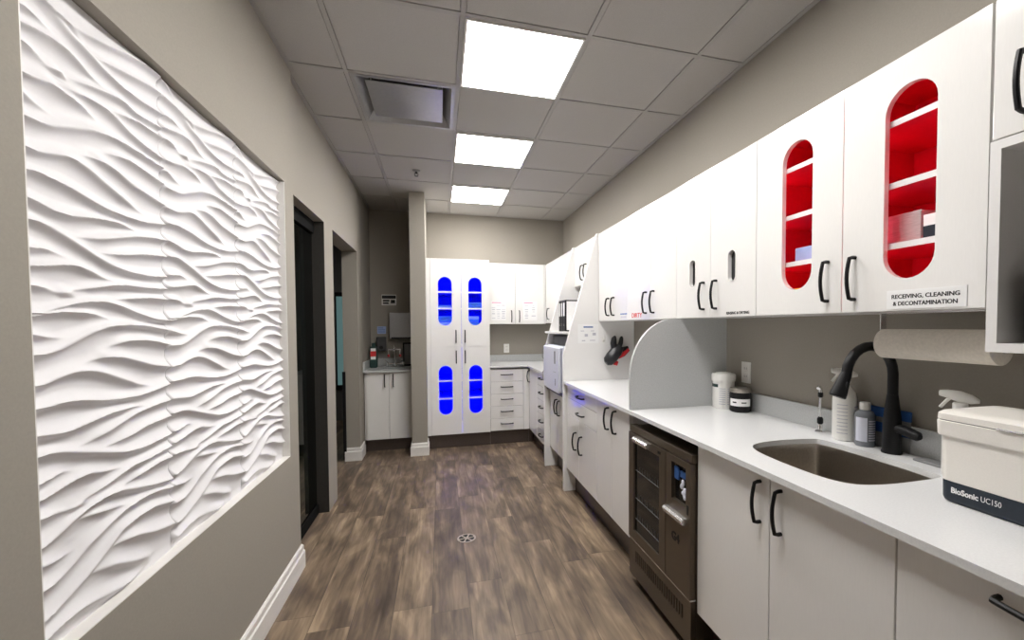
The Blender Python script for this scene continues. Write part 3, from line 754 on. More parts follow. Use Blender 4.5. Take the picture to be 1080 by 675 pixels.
# contents of red cabinet
tag(MB().box(1.345, 1.56, 1.30, 1.395, 1.6365, 1.689, .002).build('glove_box', M['palebluebox']), 'pale blue box on shelf in the far red-lit window', 'box')
p = thing('instrument_pack', 'stack of silver packs on shelf in the near red-lit window', 'packs', (1.44, 1.0, 1.6365))
MB().box(1.37, 1.55, .955, 1.06, 1.6365, 1.73, .003).build('stack', M['silverpack'], p)
bb = thing('cardboard_box', 'white box with dark blue side, right of the silver packs', 'box', (1.40, .88, 1.6365))
MB().box(1.345, 1.50, .815, .932, 1.6365, 1.705, .002).build('carton', M['paper'], bb)
MB().box(1.3438, 1.345, .816, .931, 1.6375, 1.672).build('printed_band', M['navy'], bb)
MB().lathe([(.012, 0), (.012, .0012), (0, .0012)], (1.3438, .918, 1.655), 20, 'x').build('round_mark', M['paper'], bb) if False else None
tag(MB().box(1.36, 1.52, 1.27, 1.42, UZ0+.0165, 1.535, .003).build('yellow_box', M['yellow']), 'yellow box at the bottom of the far red-lit window', 'box')
tag(MB().box(1.38, 1.55, .86, .96, UZ0+.0165, 1.55, .003).build('red_box', M['red']), 'red box at the bottom of the near red-lit window', 'box')

# slot cabinet
t = thing('wall_cabinet', 'white wall cabinet with small dark slots in both doors', 'cabinet', (1.45, 1.87, UZ0), 'wall cabinets on the right')
carcass(MB(), UB, XR-.003, 1.557, 2.196, UZ0, UZ1, '-X').build('body', M['carc'], t)
for y0, y1, yc, hy, ww in ((1.557, 1.878, 1.715, 1.828, .052), (1.878, 2.196, 2.035, 1.93, .052)):
    dr = oval_front(t, y0, y1, UZ0, UZ1, stadium(yc, 1.594, 1.736, ww), hy)
    MB().plate(stadium(yc, 1.588, 1.742, ww+.012), [stadium(yc, 1.594, 1.736, ww)], (UX-.002, 0, 0), (0, 1, 0), (0, 0, 1), (.0018, 0, 0)).build('slot_rim', M['plastic'], dr, False)
    MB().box(UB+.004, UB+.008, yc-.05, yc+.05, 1.57, 1.76).build('slot_backing', M['darkgrey'], dr)
lab = thing('sign_label', 'small black RINSING & DRYING lettering under the slotted door', 'label', (UX-.001, 1.675, 1.44))
text('RINSING & DRYING', .0175, (UX-.0008, 1.752, 1.441), '-X', M['ink'], lab, 'lettering', .0005, 0, .154, heavy=.0005)
# two plain cabinets
t = thing('wall_cabinet', 'plain white two-door wall cabinet with red DIRTY lettering', 'cabinet', (1.45, 2.52, UZ0), 'wall cabinets on the right')
carcass(MB(), UB, XR-.003, 2.197, 2.860, UZ0, UZ1, '-X').build('body', M['carc'], t)
for y0, y1, hy in ((2.197, 2.512, 2.462), (2.512, 2.860, 2.565)):
    dr = frontX(t, 'door', y0, y1, UZ0, UZ1, UX); handle(dr, (UX, hy, 1.54), (0, 0, 1), NX)
lab = thing('sign_label', 'red DIRTY lettering on a white wall cabinet door', 'label', (UX-.001, 2.7, 1.45))
text('DIRTY', .044, (UX-.0008, 2.79, 1.447), '-X', M['red'], lab, 'lettering', .0005, 0, .155, heavy=.0008)
t = thing('wall_cabinet', 'plain white two-door wall cabinet next to the sloping side panel', 'cabinet', (1.45, 3.15, UZ0), 'wall cabinets on the right')
carcass(MB(), UB, XR-.003, 2.861, 3.447, UZ0, UZ1, '-X').build('body', M['carc'], t)
for y0, y1, hy in ((2.861, 3.160, 3.105), (3.160, 3.447, 3.213)):
    dr = frontX(t, 'door', y0, y1, UZ0, UZ1, UX); handle(dr, (UX, hy, 1.54), (0, 0, 1), NX)
lab = thing('sign_label', 'tiny blue two-line lettering left of the red DIRTY sign', 'label', (UX-.001, 2.92, 1.45))
mb = MB()
for k in range(5): mb.box(UX-.0012, UX-.0002, 2.985-.024*k-.019, 2.985-.024*k, 1.472, 1.482)
mb.build('upper_line', M['inkblue'], lab)
mb = MB()
for k in range(4): mb.box(UX-.0012, UX-.0002, 2.975-.024*k-.018, 2.975-.024*k, 1.450, 1.460)
mb.build('lower_line', M['inkgrey'], lab)
# short cabinet over steriliser
t = thing('wall_cabinet', 'short white wall cabinet above the binders and steriliser', 'cabinet', (1.45, 3.8, 1.77), 'wall cabinets on the right')
carcass(MB(), UB, XR-.003, A0, A1, 1.775, UZ1, '-X').build('body', M['carc'], t)
for y0, y1, hy in ((A0, Ac, Ac-.05), (Ac, A1, Ac+.05)):
    dr = frontX(t, 'door', y0, y1, 1.775, UZ1, UX); handle(dr, (UX, hy, 1.89), (0, 0, 1), NX)
# far right corner wall cabinet
t = thing('wall_cabinet', 'white corner wall cabinet on the right beyond the binders', 'cabinet', (1.45, 4.8, UZ0), 'wall cabinets on the right')
carcass(MB(), UB, XR-.003, 4.172, YB-.004, UZ0, UZ1, '-X').build('body', M['carc'], t)
dr = frontX(t, 'door', 4.172, 4.62, UZ0, UZ1, UX); handle(dr, (UX, 4.58, 1.54), (0, 0, 1), NX)
dr = frontX(t, 'door', 4.62, 5.335, UZ0, UZ1, UX); handle(dr, (UX, 5.16, 1.54), (0, 0, 1), NX)
# back wall cabinet
UY = 5.34
t = thing('wall_cabinet', 'white two-door wall cabinet with taped notices on the back wall', 'cabinet', (.93, 5.5, UZ0))
carcass(MB(), .558, 1.297, UY+DT+GAPB, YB-.004, UZ0-.012, UZ1, '-Y').build('body', M['carc'], t)
for x0, x1, hx in ((.558, .908, .858), (.908, 1.28, .957)):
    dr = frontY(t, 'door', x0, x1, UZ0-.012, UZ1, UY); handle(dr, (hx, UY, 1.515), (0, 0, 1), NYv, .14)
MB().box(1.281, 1.298, UY, UY+DT, UZ0-.012, UZ1).build('filler_strip', M['lam'], t)
def notice(x0, x1, z0, z1, label, seed, cols):
    n = thing('paper_notice', label, 'notice', ((x0+x1)/2, UY, z0), 'printed notices on the back cabinet')
    sh = MB().box(x0, x1, UY-.0012, UY-.0003, z0, z1).build('sheet', M['paper'], n)
    r = random.Random(seed); hx = x0+.012
    MB().box(hx, hx+(x1-x0)*.62, UY-.0017, UY-.0012, z1-.022, z1-.012).build('heading', M['inkpink'], n)
    mb = MB()
    for c in range(cols):
        cx = x0+(x1-x0)*(c+.5)/cols
        for k in range(7):
            z = z1-.055-k*.026
            if z < z0+.02 or r.random() < .2: continue
            wd = r.uniform(.012, .026); mb.box(cx-wd, cx+wd, UY-.0017, UY-.0012, z, z+r.uniform(.004, .012))
    append_mat(sh, mb, M['inkgrey'])
notice(.605, .79, 1.465, 1.70, 'white notice with pink heading on the left back cabinet door', 1, 3)
notice(1.005, 1.185, 1.465, 1.70, 'white notice with pink heading on the right back cabinet door', 2, 2)

# ------------------------------------------------------------------ tall blue-lit cabinet
TX0, TX1, TS, TZ = -.105, .555, .234, .158
t = thing('tall_cabinet', 'tall white four-door cabinet with oval windows glowing blue', 'cabinet', (.2, 5.35, 0))
TB = FY+DT+GAPB
carcass(MB(), TX0, TX1-.001, TB, YB-.004, TZ, 2.155, '-Y').build('body', M['carc'], t)
MB().box(TX0-.042, TX0-.001, FY, YB-.004, TZ, 2.155).build('filler_strip', M['lam'], t)
MB().box(TX0-.042, TX1-.001, 5.075, 5.095, .0005, TZ).build('toe_kick', M['kick'], t)
MB().box(TX0+.017, TX1-.018, TB, YB-.026, 1.15, 1.17).build('middle_shelf', M['carc'], t)
for zz in (1.772, 1.585, .760, .558): 
    sh = MB().box(TX0+.019, TX1-.020, TB+.009, YB-.026, zz, zz+.018).build('shelf', M['blueglow'], t)
    MB().box(TX0+.019, TX1-.020, TB+.006, TB+.0088, zz, zz+.018).build('shelf_edge', M['carc'], sh)
MB().box(TX0+.0165, TX1-.0175, YB-.0245, YB-.0205, TZ+.017, 2.138).box(TX0+.0163, TX0+.0178, TB+.03, YB-.025, TZ+.017, 2.138).box(TX1-.0188, TX1-.0173, TB+.03, YB-.025, TZ+.017, 2.138).build('lining', M['blueglow'], t)
for zz in (1.151,):
    pass
def odoor(x0, x1, z0, z1, cx, h0, h1, hx, hz):
    dr = MB().plate(rect(x0+G, x1-G, z0+G, z1-G), [stadium(cx, h0, h1, .150)], (0, FY, 0), (1, 0, 0), (0, 0, 1), (0, DT, 0)).build('door', M['lam'], t, False)
    handle(dr, (hx, FY, hz), (0, 0, 1), NYv, .14)
odoor(TX0, TS, 1.161, 2.155, .055, 1.404, 1.950, .172, 1.278); odoor(TS, TX1, 1.161, 2.155, .389, 1.404, 1.950, .272, 1.278)
odoor(TX0, TS, TZ, 1.161, .053, .388, .945, .172, 1.043); odoor(TS, TX1, TZ, 1.161, .390, .388, .945, .272, 1.043)
strips = []
for xa in (TX0+.02, TS-.026, TS+.018, TX1-.030):
    for za, zb in ((TZ+.03, .555), (.582, .757), (.782, 1.145), (1.175, 1.58), (1.607, 1.768), (1.794, 2.13)):
        strips.append((xa, xa+.008, TB+.012, TB+.02, za, zb))
led(t, strips, 'led_blue')
# contents of the upper blue part
for k, (xa, xb, z0, hh) in enumerate(((-.02, .13, 1.603, .035), (.31, .47, 1.603, .07), (-.02, .135, 1.1705, .34), (.31, .44, 1.1705, .34))):
    lb = ['low stack of trays on the upper shelf in the left blue window', 'stack of trays on the upper shelf in the right blue window', 'tall stack of instrument trays in the left upper blue window', 'tall stack of instrument trays in the right upper blue window'][k]
    ct = thing('instrument_tray_stack', lb, 'trays', ((xa+xb)/2, 5.25, z0), 'tray stacks in the blue cabinet')
    n = max(2, int(hh/.034))
    for j in range(n):
        MB().box(xa, xb, 5.14, 5.40, z0+.0004+j*hh/n, z0+.0004+(j+1)*hh/n-.003, .004).build('tray', M['teal'] if (j+k) % 3 else M['tealpale'], ct)

# ------------------------------------------------------------------ steriliser
s = thing('steriliser', 'pale blue-white steriliser with rounded door on the dark shelf', 'steriliser', (1.2, 3.81, .796))
q0, q1 = 3.545, 4.085
MB().box(1.005, 1.52, q0, q1, .803, 1.215, .02, 3).build('body', M['bluegrey'], s)
MB().box(.965, 1.003, q0+.004, q1-.004, .808, 1.208, .016, 3).build('door', M['bluegrey'], s)
MB().box(.9635, .966, 3.63, 3.66, 1.06, 1.17, .001).build('display', M['darkgrey'], s)
MB().tube([(.964, 4.06, 1.18), (.956, 4.075, 1.165), (.956, 4.075, 1.09), (.964, 4.06, 1.075)], .004, 8).tube([(.964, 4.06, .96), (.956, 4.075, .945), (.956, 4.075, .88), (.964, 4.06, .865)], .004, 8).build('hinge', M['grey'], s)
MB().box(.9635, .9655, 3.62, 3.64, .87, .93, .001).box(.9635, .9655, 3.60, 3.70, .985, .988).build('latch', M['grey'], s)
for yy in (3.6, 4.03):
    for xx in (1.05, 1.45): MB().lathe([(.016, 0), (.018, .008)], (xx, yy, .7955), 12).build('foot', M['black'], s)
tag(MB().box(1.06, 1.56, q0+.02, q1-.02, 1.2155, 1.30, .006).build('printer_unit', M['darkgrey']), 'dark grey flat unit between steriliser top and white shelf', 'device')
# binders
def binder(y0, y1, lean, label, white):
    b = thing('ring_binder', label, 'binder', (1.22, (y0+y1)/2, 1.341), 'black ring binders on the shelf')
    x0, x1, z0, z1 = 1.085, 1.36, 1.3405, 1.625
    c = MB()
    c.box(x0, x1, y0, y0+.003, z0, z1, .0008).box(x0, x1, y1-.003, y1, z0, z1, .0008).box(x0-.003, x0, y0, y1, z0, z1, .0008)
    c.build('cover', M['black'], b)
    MB().box(x0+.005, x1-.012, y0+.0045, y1-.0045, z0+.006, z1-.008).build('pages', M['paper'], b)
    if white: MB().box(x0+.012, x1-.01, y0-.0012, y0-.0003, z0+.014, z1-.012).build('cover_sheet', M['paper'], b)
    MB().box(x0-.0042, x0-.0032, y0+.012, y1-.012, 1.48, 1.60).build('spine_label', M['paper'], b)
    MB().lathe([(.010, 0), (.010, .0012), (.006, .0012), (.006, 0)], (x0-.0046, (y0+y1)/2, 1.40), 16, 'x').build('finger_hole', M['silver'], b)
binder(3.72, 3.788, 0, 'black ring binder with white cover sheet, nearest on the shelf', True)
binder(3.80, 3.855, 0, 'black ring binder in the middle of the three', False)
binder(3.87, 3.925, 0, 'black ring binder farthest back of the three', False)
# paper + glove on gable
GYf = 3.449
n = thing('paper_notice', 'white notice with blue heading and small diagrams on the sloping side panel', 'notice', (1.21, GYf, 1.25))
sh = MB().box(1.115, 1.30, GYf-.0014, GYf, 1.245, 1.405).build('sheet', M['paper'], n)
MB().box(1.165, 1.25, GYf-.0019, GYf-.0014, 1.375, 1.387).build('heading', M['inkblue'], n)
mb = MB()
for a, c, ww, hh in ((1.14, 1.345, .03, .006), (1.23, 1.345, .03, .006), (1.175, 1.30, .028, .022), (1.245, 1.31, .03, .022), (1.15, 1.262, .03, .008), (1.22, 1.265, .05, .006)):
    mb.box(a, a+ww, GYf-.0019, GYf-.0014, c, c+hh)
append_mat(sh, mb, M['inkgrey'])
hk = thing('wall_hook', 'small white hook on the side panel beside the black glove', 'hook', (1.345, 3.43, 1.27))
MB().box(1.33, 1.36, GYf-.005, GYf-.0004, 1.245, 1.30, .004).build('plate', M['plastic'], hk)
MB().tube([(1.345, GYf-.004, 1.265), (1.345, GYf-.022, 1.255), (1.345, GYf-.026, 1.275)], .006, 8).build('peg', M['plastic'], hk)
gl = thing('rubber_glove', 'black rubber glove with red lining hanging on the side panel', 'glove', (1.43, 3.41, 1.06))
R = lambda a: Matrix.Rotation(a, 4, 'Y')
mb = MB()
GYc = GYf-.058
mb.tube([(1.475, GYc, 1.215), (1.44, GYc, 1.175), (1.395, GYc, 1.125), (1.362, GYc, 1.09), (1.345, GYc, 1.075)], [.034, .052, .053, .046, .022], 14)
mb.tube([(1.425, GYc, 1.18), (1.412, GYc, 1.245), (1.418, GYc, 1.285), (1.428, GYc, 1.305)], [.028, .028, .022, .008], 12)
mb.tube([(1.455, GYc, 1.19), (1.478, GYc, 1.245), (1.485, GYc, 1.285), (1.487, GYc, 1.302)], [.02, .021, .017, .007], 12)
mb.build('hand', M['rubber'], gl)
MB().tube([(1.455, GYc-.004, 1.125), (1.50, GYc-.004, 1.15), (1.545, GYc-.004, 1.19)], [.016, .021, .018], 12).tube([(1.415, GYc-.004, 1.075), (1.435, GYc-.004, 1.07), (1.445, GYc-.004, 1.09)], [.015, .019, .012], 10).build('lining', M['red'], gl)
MB().tube([(1.45, GYc-.001, 1.165), (1.50, GYc-.001, 1.19), (1.545, GYc-.001, 1.205)], [.02, .022, .014], 10).build('cuff', M['rubber'], gl)

# ------------------------------------------------------------------ outlets
def outlet(c, nrm, label):
    o = thing('wall_outlet', label, 'outlet', c, 'white wall outlets')
    x, y, z = c
    if nrm == 'X':
        MB().box(x-.006, x-.0003, y-.036, y+.036, z-.058, z+.058, .002).build('cover_plate', M['plastic'], o)
        for dz in (-.022, .022):
            MB().box(x-.008, x-.006, y-.017, y+.017, z+dz-.016, z+dz+.016, .002).build('socket', M['trim'], o)
            MB().box(x-.0086, x-.008, y-.009, y-.006, z+dz-.005, z+dz+.007).box(x-.0086, x-.008, y+.006, y+.009, z+dz-.005, z+dz+.007).build('slots', M['grey'], o)
    else:
        MB().box(x-.036, x+.036, y-.006, y-.0003, z-.058, z+.058, .002).build('cover_plate', M['plastic'], o)
        for dz in (-.022, .022):
            MB().box(x-.017, x+.017, y-.008, y-.006, z+dz-.016, z+dz+.016, .002).build('socket', M['trim'], o)
            MB().box(x-.009, x-.006, y-.0086, y-.008, z+dz-.005, z+dz+.007).box(x+.006, x+.009, y-.0086, y-.008, z+dz-.005, z+dz+.007).build('slots', M['grey'], o)
outlet((XR, 2.018, 1.13), 'X', 'white wall outlet above the black jar on the right wall')
outlet((.842, YB, 1.10), 'Y', 'white wall outlet above the back worktop')

# ------------------------------------------------------------------ objects on the worktop
Z = CT+.0004
tb_ = thing('wipes_tub', 'white round wipes tub with screw lid beside the grey divider', 'tub', (1.53, 2.083, CT))
tubo = MB().lathe([(.055, 0), (.058, .004), (.058, .150), (.060, .156)], (1.53, 2.083, Z), 36).build('tub', M['plastic'], tb_)
MB().lathe([(.063, .150), (.064, .153), (.064, .183), (.060, .190), (.042, .191), (.040, .196), (0, .196)], (1.53, 2.083, Z), 36).build('lid', M['plastic'], tb_)
mb = MB()
def wrap(c, r, a0, a1, z0, z1, m=MB, n=10):
    cx, cy = c; ring = lambda z: [(cx+r*math.cos(a0+(a1-a0)*k/n), cy+r*math.sin(a0+(a1-a0)*k/n), z) for k in range(n+1)]
    ri = lambda z: [(cx+(r-.0008)*math.cos(a0+(a1-a0)*k/n), cy+(r-.0008)*math.sin(a0+(a1-a0)*k/n), z) for k in range(n, -1, -1)]
    return [ring(z0)+ri(z0), ring(z1)+ri(z1)]
D = math.radians
mb.loft(wrap((1.53, 2.083), .0588, D(150), D(205), Z+.118, Z+.135)); mb.build('green_band', M['green'], tb_)
mb = MB()
for k in range(8): mb.loft(wrap((1.53, 2.083), .0588, D(255), D(310), Z+.025+.012*k, Z+.029+.012*k))
for k in range(8): mb.loft(wrap((1.53, 2.083), .0588, D(212), D(245), Z+.025+.012*k, Z+.029+.012*k))
append_mat(tubo, mb, M['inkgrey'])
j = thing('lidded_jar', 'black jar with metal lid and white label beside the white tub', 'jar', (1.546, 1.962, CT))
MB().lathe([(.046, 0), (.053, .006), (.054, .012), (.054, .098), (.050, .106)], (1.546, 1.962, Z), 36).build('jar', M['black'], j)
MB().lathe([(.053, .104), (.054, .106), (.054, .122), (.050, .126), (0, .127)], (1.546, 1.962, Z), 36).build('lid', M['steel'], j)
lbo = MB().loft(wrap((1.546, 1.962), .0549, D(170), D(292), Z+.034, Z+.072, n=16)).build('label_band', M['paper'], j)
append_mat(lbo, MB().loft(wrap((1.546, 1.962), .0554, D(190), D(212), Z+.050, Z+.057)).loft(wrap((1.546, 1.962), .0554, D(238), D(265), Z+.050, Z+.056)), M['ink'])
# slim side tap
st = thing('side_tap', 'slim chrome side tap left of the black faucet', 'tap', (1.565, 1.477, CT))
MB().lathe([(.020, 0), (.020, .006), (.012, .012), (.011, .03), (.008, .036)], (1.565, 1.477, Z), 20).build('base', M['chrome'], st)
MB().lathe([(.008, .036), (.012, .042), (.012, .060), (.007, .068)], (1.565, 1.477, Z), 16).lathe([(.007, .150), (.010, .155), (.010, .17), (.006, .175)], (1.565, 1.477, Z), 16).build('collar', M['black'], st)
MB().tube([(1.565, 1.477, Z+.066), (1.565, 1.477, Z+.152)], .006, 12).tube([(1.565, 1.477, Z+.172), (1.565, 1.477, Z+.186), (1.552, 1.472, Z+.196), (1.545, 1.469, Z+.190)], .008, 12).build('stem', M['chrome'], st)
# spray bottle beside the faucet
def spray(cx, cy, h, r, label, facing, neck=.05):
    b = thing('spray_bottle', label, 'bottle', (cx, cy, CT), 'white spray bottles')
    MB().lathe([(r*.9, 0), (r, .006), (r, h*.72), (r*.85, h*.84), (r*.45, h*.94), (.014, h)], (cx, cy, Z), 32).build('bottle', M['plastic'], b)
    d = Vector(facing).normalized()
    z = Z+h
    MB().lathe([(.017, 0), (.018, .004), (.018, .022), (.015, .026)], (cx, cy, z), 20).build('collar', M['plastic'], b)
    c = Vector((cx, cy, z))
    up = Vector((0, 0, 1)); sd = d.cross(up)
    def ring(p, w, hh): return [tuple(p+sd*w*math.cos(a)+up*hh*math.sin(a)) for a in [2*PI*k/10 for k in range(10)]]
    hd = b
    MB().loft([ring(c-d*.042+up*.034, .006, .006), ring(c-d*.025+up*.038, .012, .014), ring(c+up*.043, .014, .018), ring(c+d*.03+up*.049, .012, .013), ring(c+d*.048+up*.050, .009, .009)]).build('spray_head', M['plastic'], b)
    MB().tube([tuple(c+d*.022+up*.04), tuple(c+d*.034+up*.024), tuple(c+d*.046+up*.006)], [.006, .005, .005], 8).build('trigger', M['plastic'], b)
    return b
b = spray(1.565, 1.362, .225, .043, 'tall white spray bottle behind the black faucet head', (-.75, .55, 0))
mb = MB()
for k in range(9): mb.loft(wrap((1.565, 1.362), .0436, D(185), D(235), Z+.03+.014*k, Z+.033+.014*k))
for k in range(8): mb.loft(wrap((1.565, 1.362), .0436, D(268), D(305), Z+.03+.015*k, Z+.034+.015*k))
append_mat(b.children[0], mb, M['inkgrey'])
spray(1.50, .925, .20, .040, 'white spray bottle standing behind the ultrasonic cleaner', (-.35, .94, 0))
sb = thing('small_bottle', 'small dark bottle with white cap between spray bottle and faucet', 'bottle', (1.560, 1.272, CT))
MB().lathe([(.031, 0), (.034, .005), (.034, .118), (.027, .130), (.016, .136), (.015, .14)], (1.560, 1.272, Z), 28).build('bottle', M['amber'], sb)
MB().lathe([(.0175, .137), (.018, .139), (.018, .162), (.016, .165), (0, .165)], (1.560, 1.272, Z), 24).build('cap', M['plastic'], sb)
lbo = MB().loft(wrap((1.560, 1.272), .0347, D(165), D(232), Z+.02, Z+.11)).build('label_band', M['bluegrey'], sb)
mb = MB()
for k in range(9): mb.loft(wrap((1.560, 1.272), .0350, D(240), D(285), Z+.024+.009*k, Z+.028+.009*k))
append_mat(lbo, mb, M['inkgrey'])
bg = thing('blue_package', 'blue and clear wrapped package leaning behind the small bottle', 'package', (1.598, 1.20, CT))
MB().box(1.597, 1.609, 1.135, 1.305, Z+.055, Z+.094, .004).box(1.597, 1.609, 1.135, 1.305, Z+.112, Z+.15, .004).build('blue_bands', M['blue'], bg)
MB().box(1.599, 1.607, 1.137, 1.303, Z, Z+.148, .004).build('pouch', M['grey'], bg)
# black faucet
f = thing('faucet', 'matte black gooseneck faucet behind the sink', 'faucet', (1.56, 1.17, CT))
MB().lathe([(.031, 0), (.031, .006), (.028, .012), (.028, .10), (.026, .13), (.0195, .19), (.017, .21)], (1.56, 1.17, Z), 28).build('body', M['black'], f)
R0 = .0985; ctr = Vector((1.56-R0, 1.17, 1.216)); pth = [(1.56, 1.17, Z+.20), (1.56, 1.17, 1.20)]
for k in range(0, 13):
    a = PI*k/12*.985; pth.append((ctr.x+R0*math.cos(a), 1.17+.012*k/12, ctr.z+R0*math.sin(a)))
MB().tube(pth, .0165, 18).build('gooseneck', M['black'], f)
e = Vector(pth[-1]); dd = (Vector(pth[-1])-Vector(pth[-2])).normalized(); dd = (dd+Vector((-.20, .05, 0))).normalized()
MB().tube([tuple(e-dd*.004), tuple(e+dd*.01), tuple(e+dd*.02), tuple(e+dd*.072), tuple(e+dd*.084), tuple(e+dd*.087)], [.0165, .0185, .019, .026, .0265, .024], 20).build('spray_head', M['black'], f)
MB().ball(tuple(e+dd*.045+Vector((0, -.022, .004))), .007, (1, .5, 1.6)).build('button', M['rubber'], f)
MB().tube([(1.56, 1.16, 1.022), (1.553, 1.125, 1.022), (1.547, 1.095, 1.018), (1.542, 1.07, 1.014), (1.540, 1.062, 1.013)], [.016, .0175, .0175, .016, .009], 16).build('lever', M['black'], f)
tag(MB().box(1.54, 1.60, .985, 1.085, Z, Z+.008, .003).build('sponge_pad', M['grey']), 'flat grey pad on the worktop right of the faucet', 'pad')
# ultrasonic cleaner
u = thing('ultrasonic_cleaner', 'white BioSonic ultrasonic cleaner with dark base and closed lid', 'cleaner', (1.37, .63, CT))
ux0, ux1, uy0, uy1 = 1.268, 1.475, .43, .823
def rr_(x0, x1, y0, y1, z, r, n=6):
    p = []
    for cx, cy, a0 in ((x1-r, y1-r, 0), (x0+r, y1-r, 90), (x0+r, y0+r, 180), (x1-r, y0+r, 270)):
        for k in range(n+1): a = D(a0+90*k/n); p.append((cx+r*math.cos(a), cy+r*math.sin(a), z))
    return p
def rbox(levels, r): return [rr_(ux0-o, ux1+o, uy0-o, uy1+o, z, r) for o, z in levels]
MB().loft(rbox([(-.006, Z), (-.001, Z+.004), (.001, Z+.012), (.0015, Z+.054), (-.002, Z+.0545)], .018)).build('base', M['navy'], u)
MB().loft(rbox([(.0, Z+.055), (.0015, Z+.056), (.003, Z+.165), (.003, Z+.17), (.009, Z+.172), (.0105, Z+.176), (.0115, Z+.210), (.010, Z+.2115)], .018)).build('tank', M['plasticw'], u)
MB().loft(rbox([(.0085, Z+.2115), (.0085, Z+.2135)], .018)).build('gasket', M['darkgrey'], u)
MB().loft(rbox([(.011, Z+.2135), (.0115, Z+.215), (.0105, Z+.229), (.003, Z+.236), (-.02, Z+.239)], .02)).build('lid', M['plasticw'], u)
MB().box(ux0-.016, ux0-.010, .60, .70, Z+.212, Z+.217, .001).build('lid_grip', M['silver'], u)
text('BioSonic', .0195, (ux0-.0022, .797, Z+.0275), '-X', M['paper'], u, 'lettering', .0003, .0006, .058)
text('UC150', .0195, (ux0-.0022, .734, Z+.0275), '-X', M['paper'], u, 'lettering', .0003, 0, .040)
# paper towel roll under the wall cabinet
p = thing('paper_towel_roll', 'beige paper towel roll hanging under the wall cabinet', 'paper towel', (1.45, .96, 1.28))
MB().lathe([(.0215, 0), (.045, 0), (.0485, .002), (.0485, .318), (.045, .32), (.0215, .32)], (1.45, .80, 1.327), 40, 'y').build('roll', M['towel'], p)
h = thing('towel_holder', 'pale metal bracket holding the paper towel roll under the cabinet', 'holder', (1.45, .96, 1.33))
MB().box(1.437, 1.463, 1.122, 1.126, 1.312, 1.4295, .001).box(1.437, 1.463, .79, .794, 1.312, 1.4295, .001).box(1.437, 1.463, .794, 1.122, 1.4265, 1.4295).build('bracket', M['silver'], h)
MB().tube([(1.45, .787, 1.327), (1.45, .7995, 1.327)], .016, 16).tube([(1.45, 1.1205, 1.327), (1.45, 1.129, 1.327)], .016, 16).build('peg', M['grey'], h) if False else None

# ------------------------------------------------------------------ nook with hand sink
t = thing('base_cabinet', 'white two-door base cabinet in the dark nook on the left', 'cabinet', (-.56, 5.35, 0))
NYc = 5.09; KX0, KX1 = -.812, -.3065; KZ = .888
carcass(MB(), KX0, KX1, NYc+DT+GAPB, YB-.004, .14, KZ, '-Y', top=False).build('body', M['carc'], t)
MB().box(KX0, KX1, 5.16, 5.18, .0005, .14).build('toe_kick', M['kick'], t)
for x0, x1, hx in ((KX0+.018, -.555, -.60), (-.555, KX1, -.51)):
    dr = frontY(t, 'door', x0, x1, .14, KZ, NYc); handle(dr, (hx, NYc, .795), (0, 0, 1), NYv, .14)
wt = thing('worktop', 'grey worktop of the nook with small splashback', 'worktop', (-.56, 5.3, KZ))
bas = [( -.53+.13*math.cos(2*PI*k/28), 5.36+.11*math.sin(2*PI*k/28)) for k in range(28)]
MB().plate(rect(-.818, -.3065, 5.055, YB-.002), [bas], (0, 0, KZ+.0005), (1, 0, 0), (0, 1, 0), (0, 0, .022)).build('slab', M['splash'], wt, False)
MB().box(-.8185, -.804, 5.06, YB-.022, KZ+.0228, KZ+.115, .001).build('side_splashback', M['splash'], wt)
MB().box(-.803, -.3075, YB-.020, YB-.002, KZ+.0228, KZ+.115, .001).build('back_splashback', M['splash'], wt)
NZ = KZ+.0228
hs = thing('hand_sink', 'small steel hand basin set in the nook worktop', 'sink', (-.53, 5.36, .76))
MB().loft([[(-.53+(x+.53)*k, 5.36+(y-5.36)*k, z) for x, y in bas] for k, z in ((1.04, KZ-.0005), (.99, KZ-.001), (.95, KZ-.08), (.7, KZ-.12), (.1, KZ-.125))], False, True).build('bowl', M['steel'], hs)
fa = thing('basin_faucet', 'chrome basin faucet with eyewash nozzles in the nook', 'faucet', (-.53, 5.52, NZ))
MB().tube([(-.62, 5.52, NZ+.03), (-.53, 5.52, NZ+.035), (-.44, 5.52, NZ+.03)], .012, 12).tube([(-.53, 5.52, NZ), (-.53, 5.52, NZ+.06)], .018, 14).tube([(-.53, 5.52, NZ+.05), (-.53, 5.52, NZ+.19), (-.53, 5.50, NZ+.22), (-.53, 5.45, NZ+.225), (-.53, 5.40, NZ+.20)], .009, 12).build('spout', M['chrome'], fa)
for hx in (-.62, -.44): MB().tube([(hx, 5.52, NZ), (hx, 5.52, NZ+.055)], .014, 12).tube([(hx, 5.52, NZ+.06), (hx-.01, 5.46, NZ+.075)], .007, 8).build('lever', M['chrome'], fa)
MB().tube([(-.60, 5.44, NZ+.21), (-.46, 5.44, NZ+.21)], .008, 10).lathe([(.012, 0), (.03, .012), (.012, .02)], (-.53, 5.44, NZ+.205), 16).tube([(-.53, 5.44, NZ+.22), (-.53, 5.44, NZ+.26)], .007).build('cross_bar', M['chrome'], fa)
for hx in (-.595, -.465): MB().tube([(hx, 5.44, NZ+.125), (hx, 5.44, NZ+.152)], [.011, .014], 12).build('red_cap', M['red'], fa)
for hx in (-.595, -.465): MB().tube([(hx, 5.44, NZ+.15), (hx, 5.44, NZ+.21)], .006, 8).build('riser', M['chrome'], fa)
bt = thing('pump_bottle', 'dark bottle with red and white label in the nook corner', 'bottle', (-.755, 5.42, NZ))
MB().box(-.795, -.715, 5.38, 5.46, NZ+.0004, NZ+.25, .014, 3).lathe([(.02, .25), (.02, .29), (0, .29)], (-.755, 5.42, NZ), 16).build('bottle', M['green'], bt)
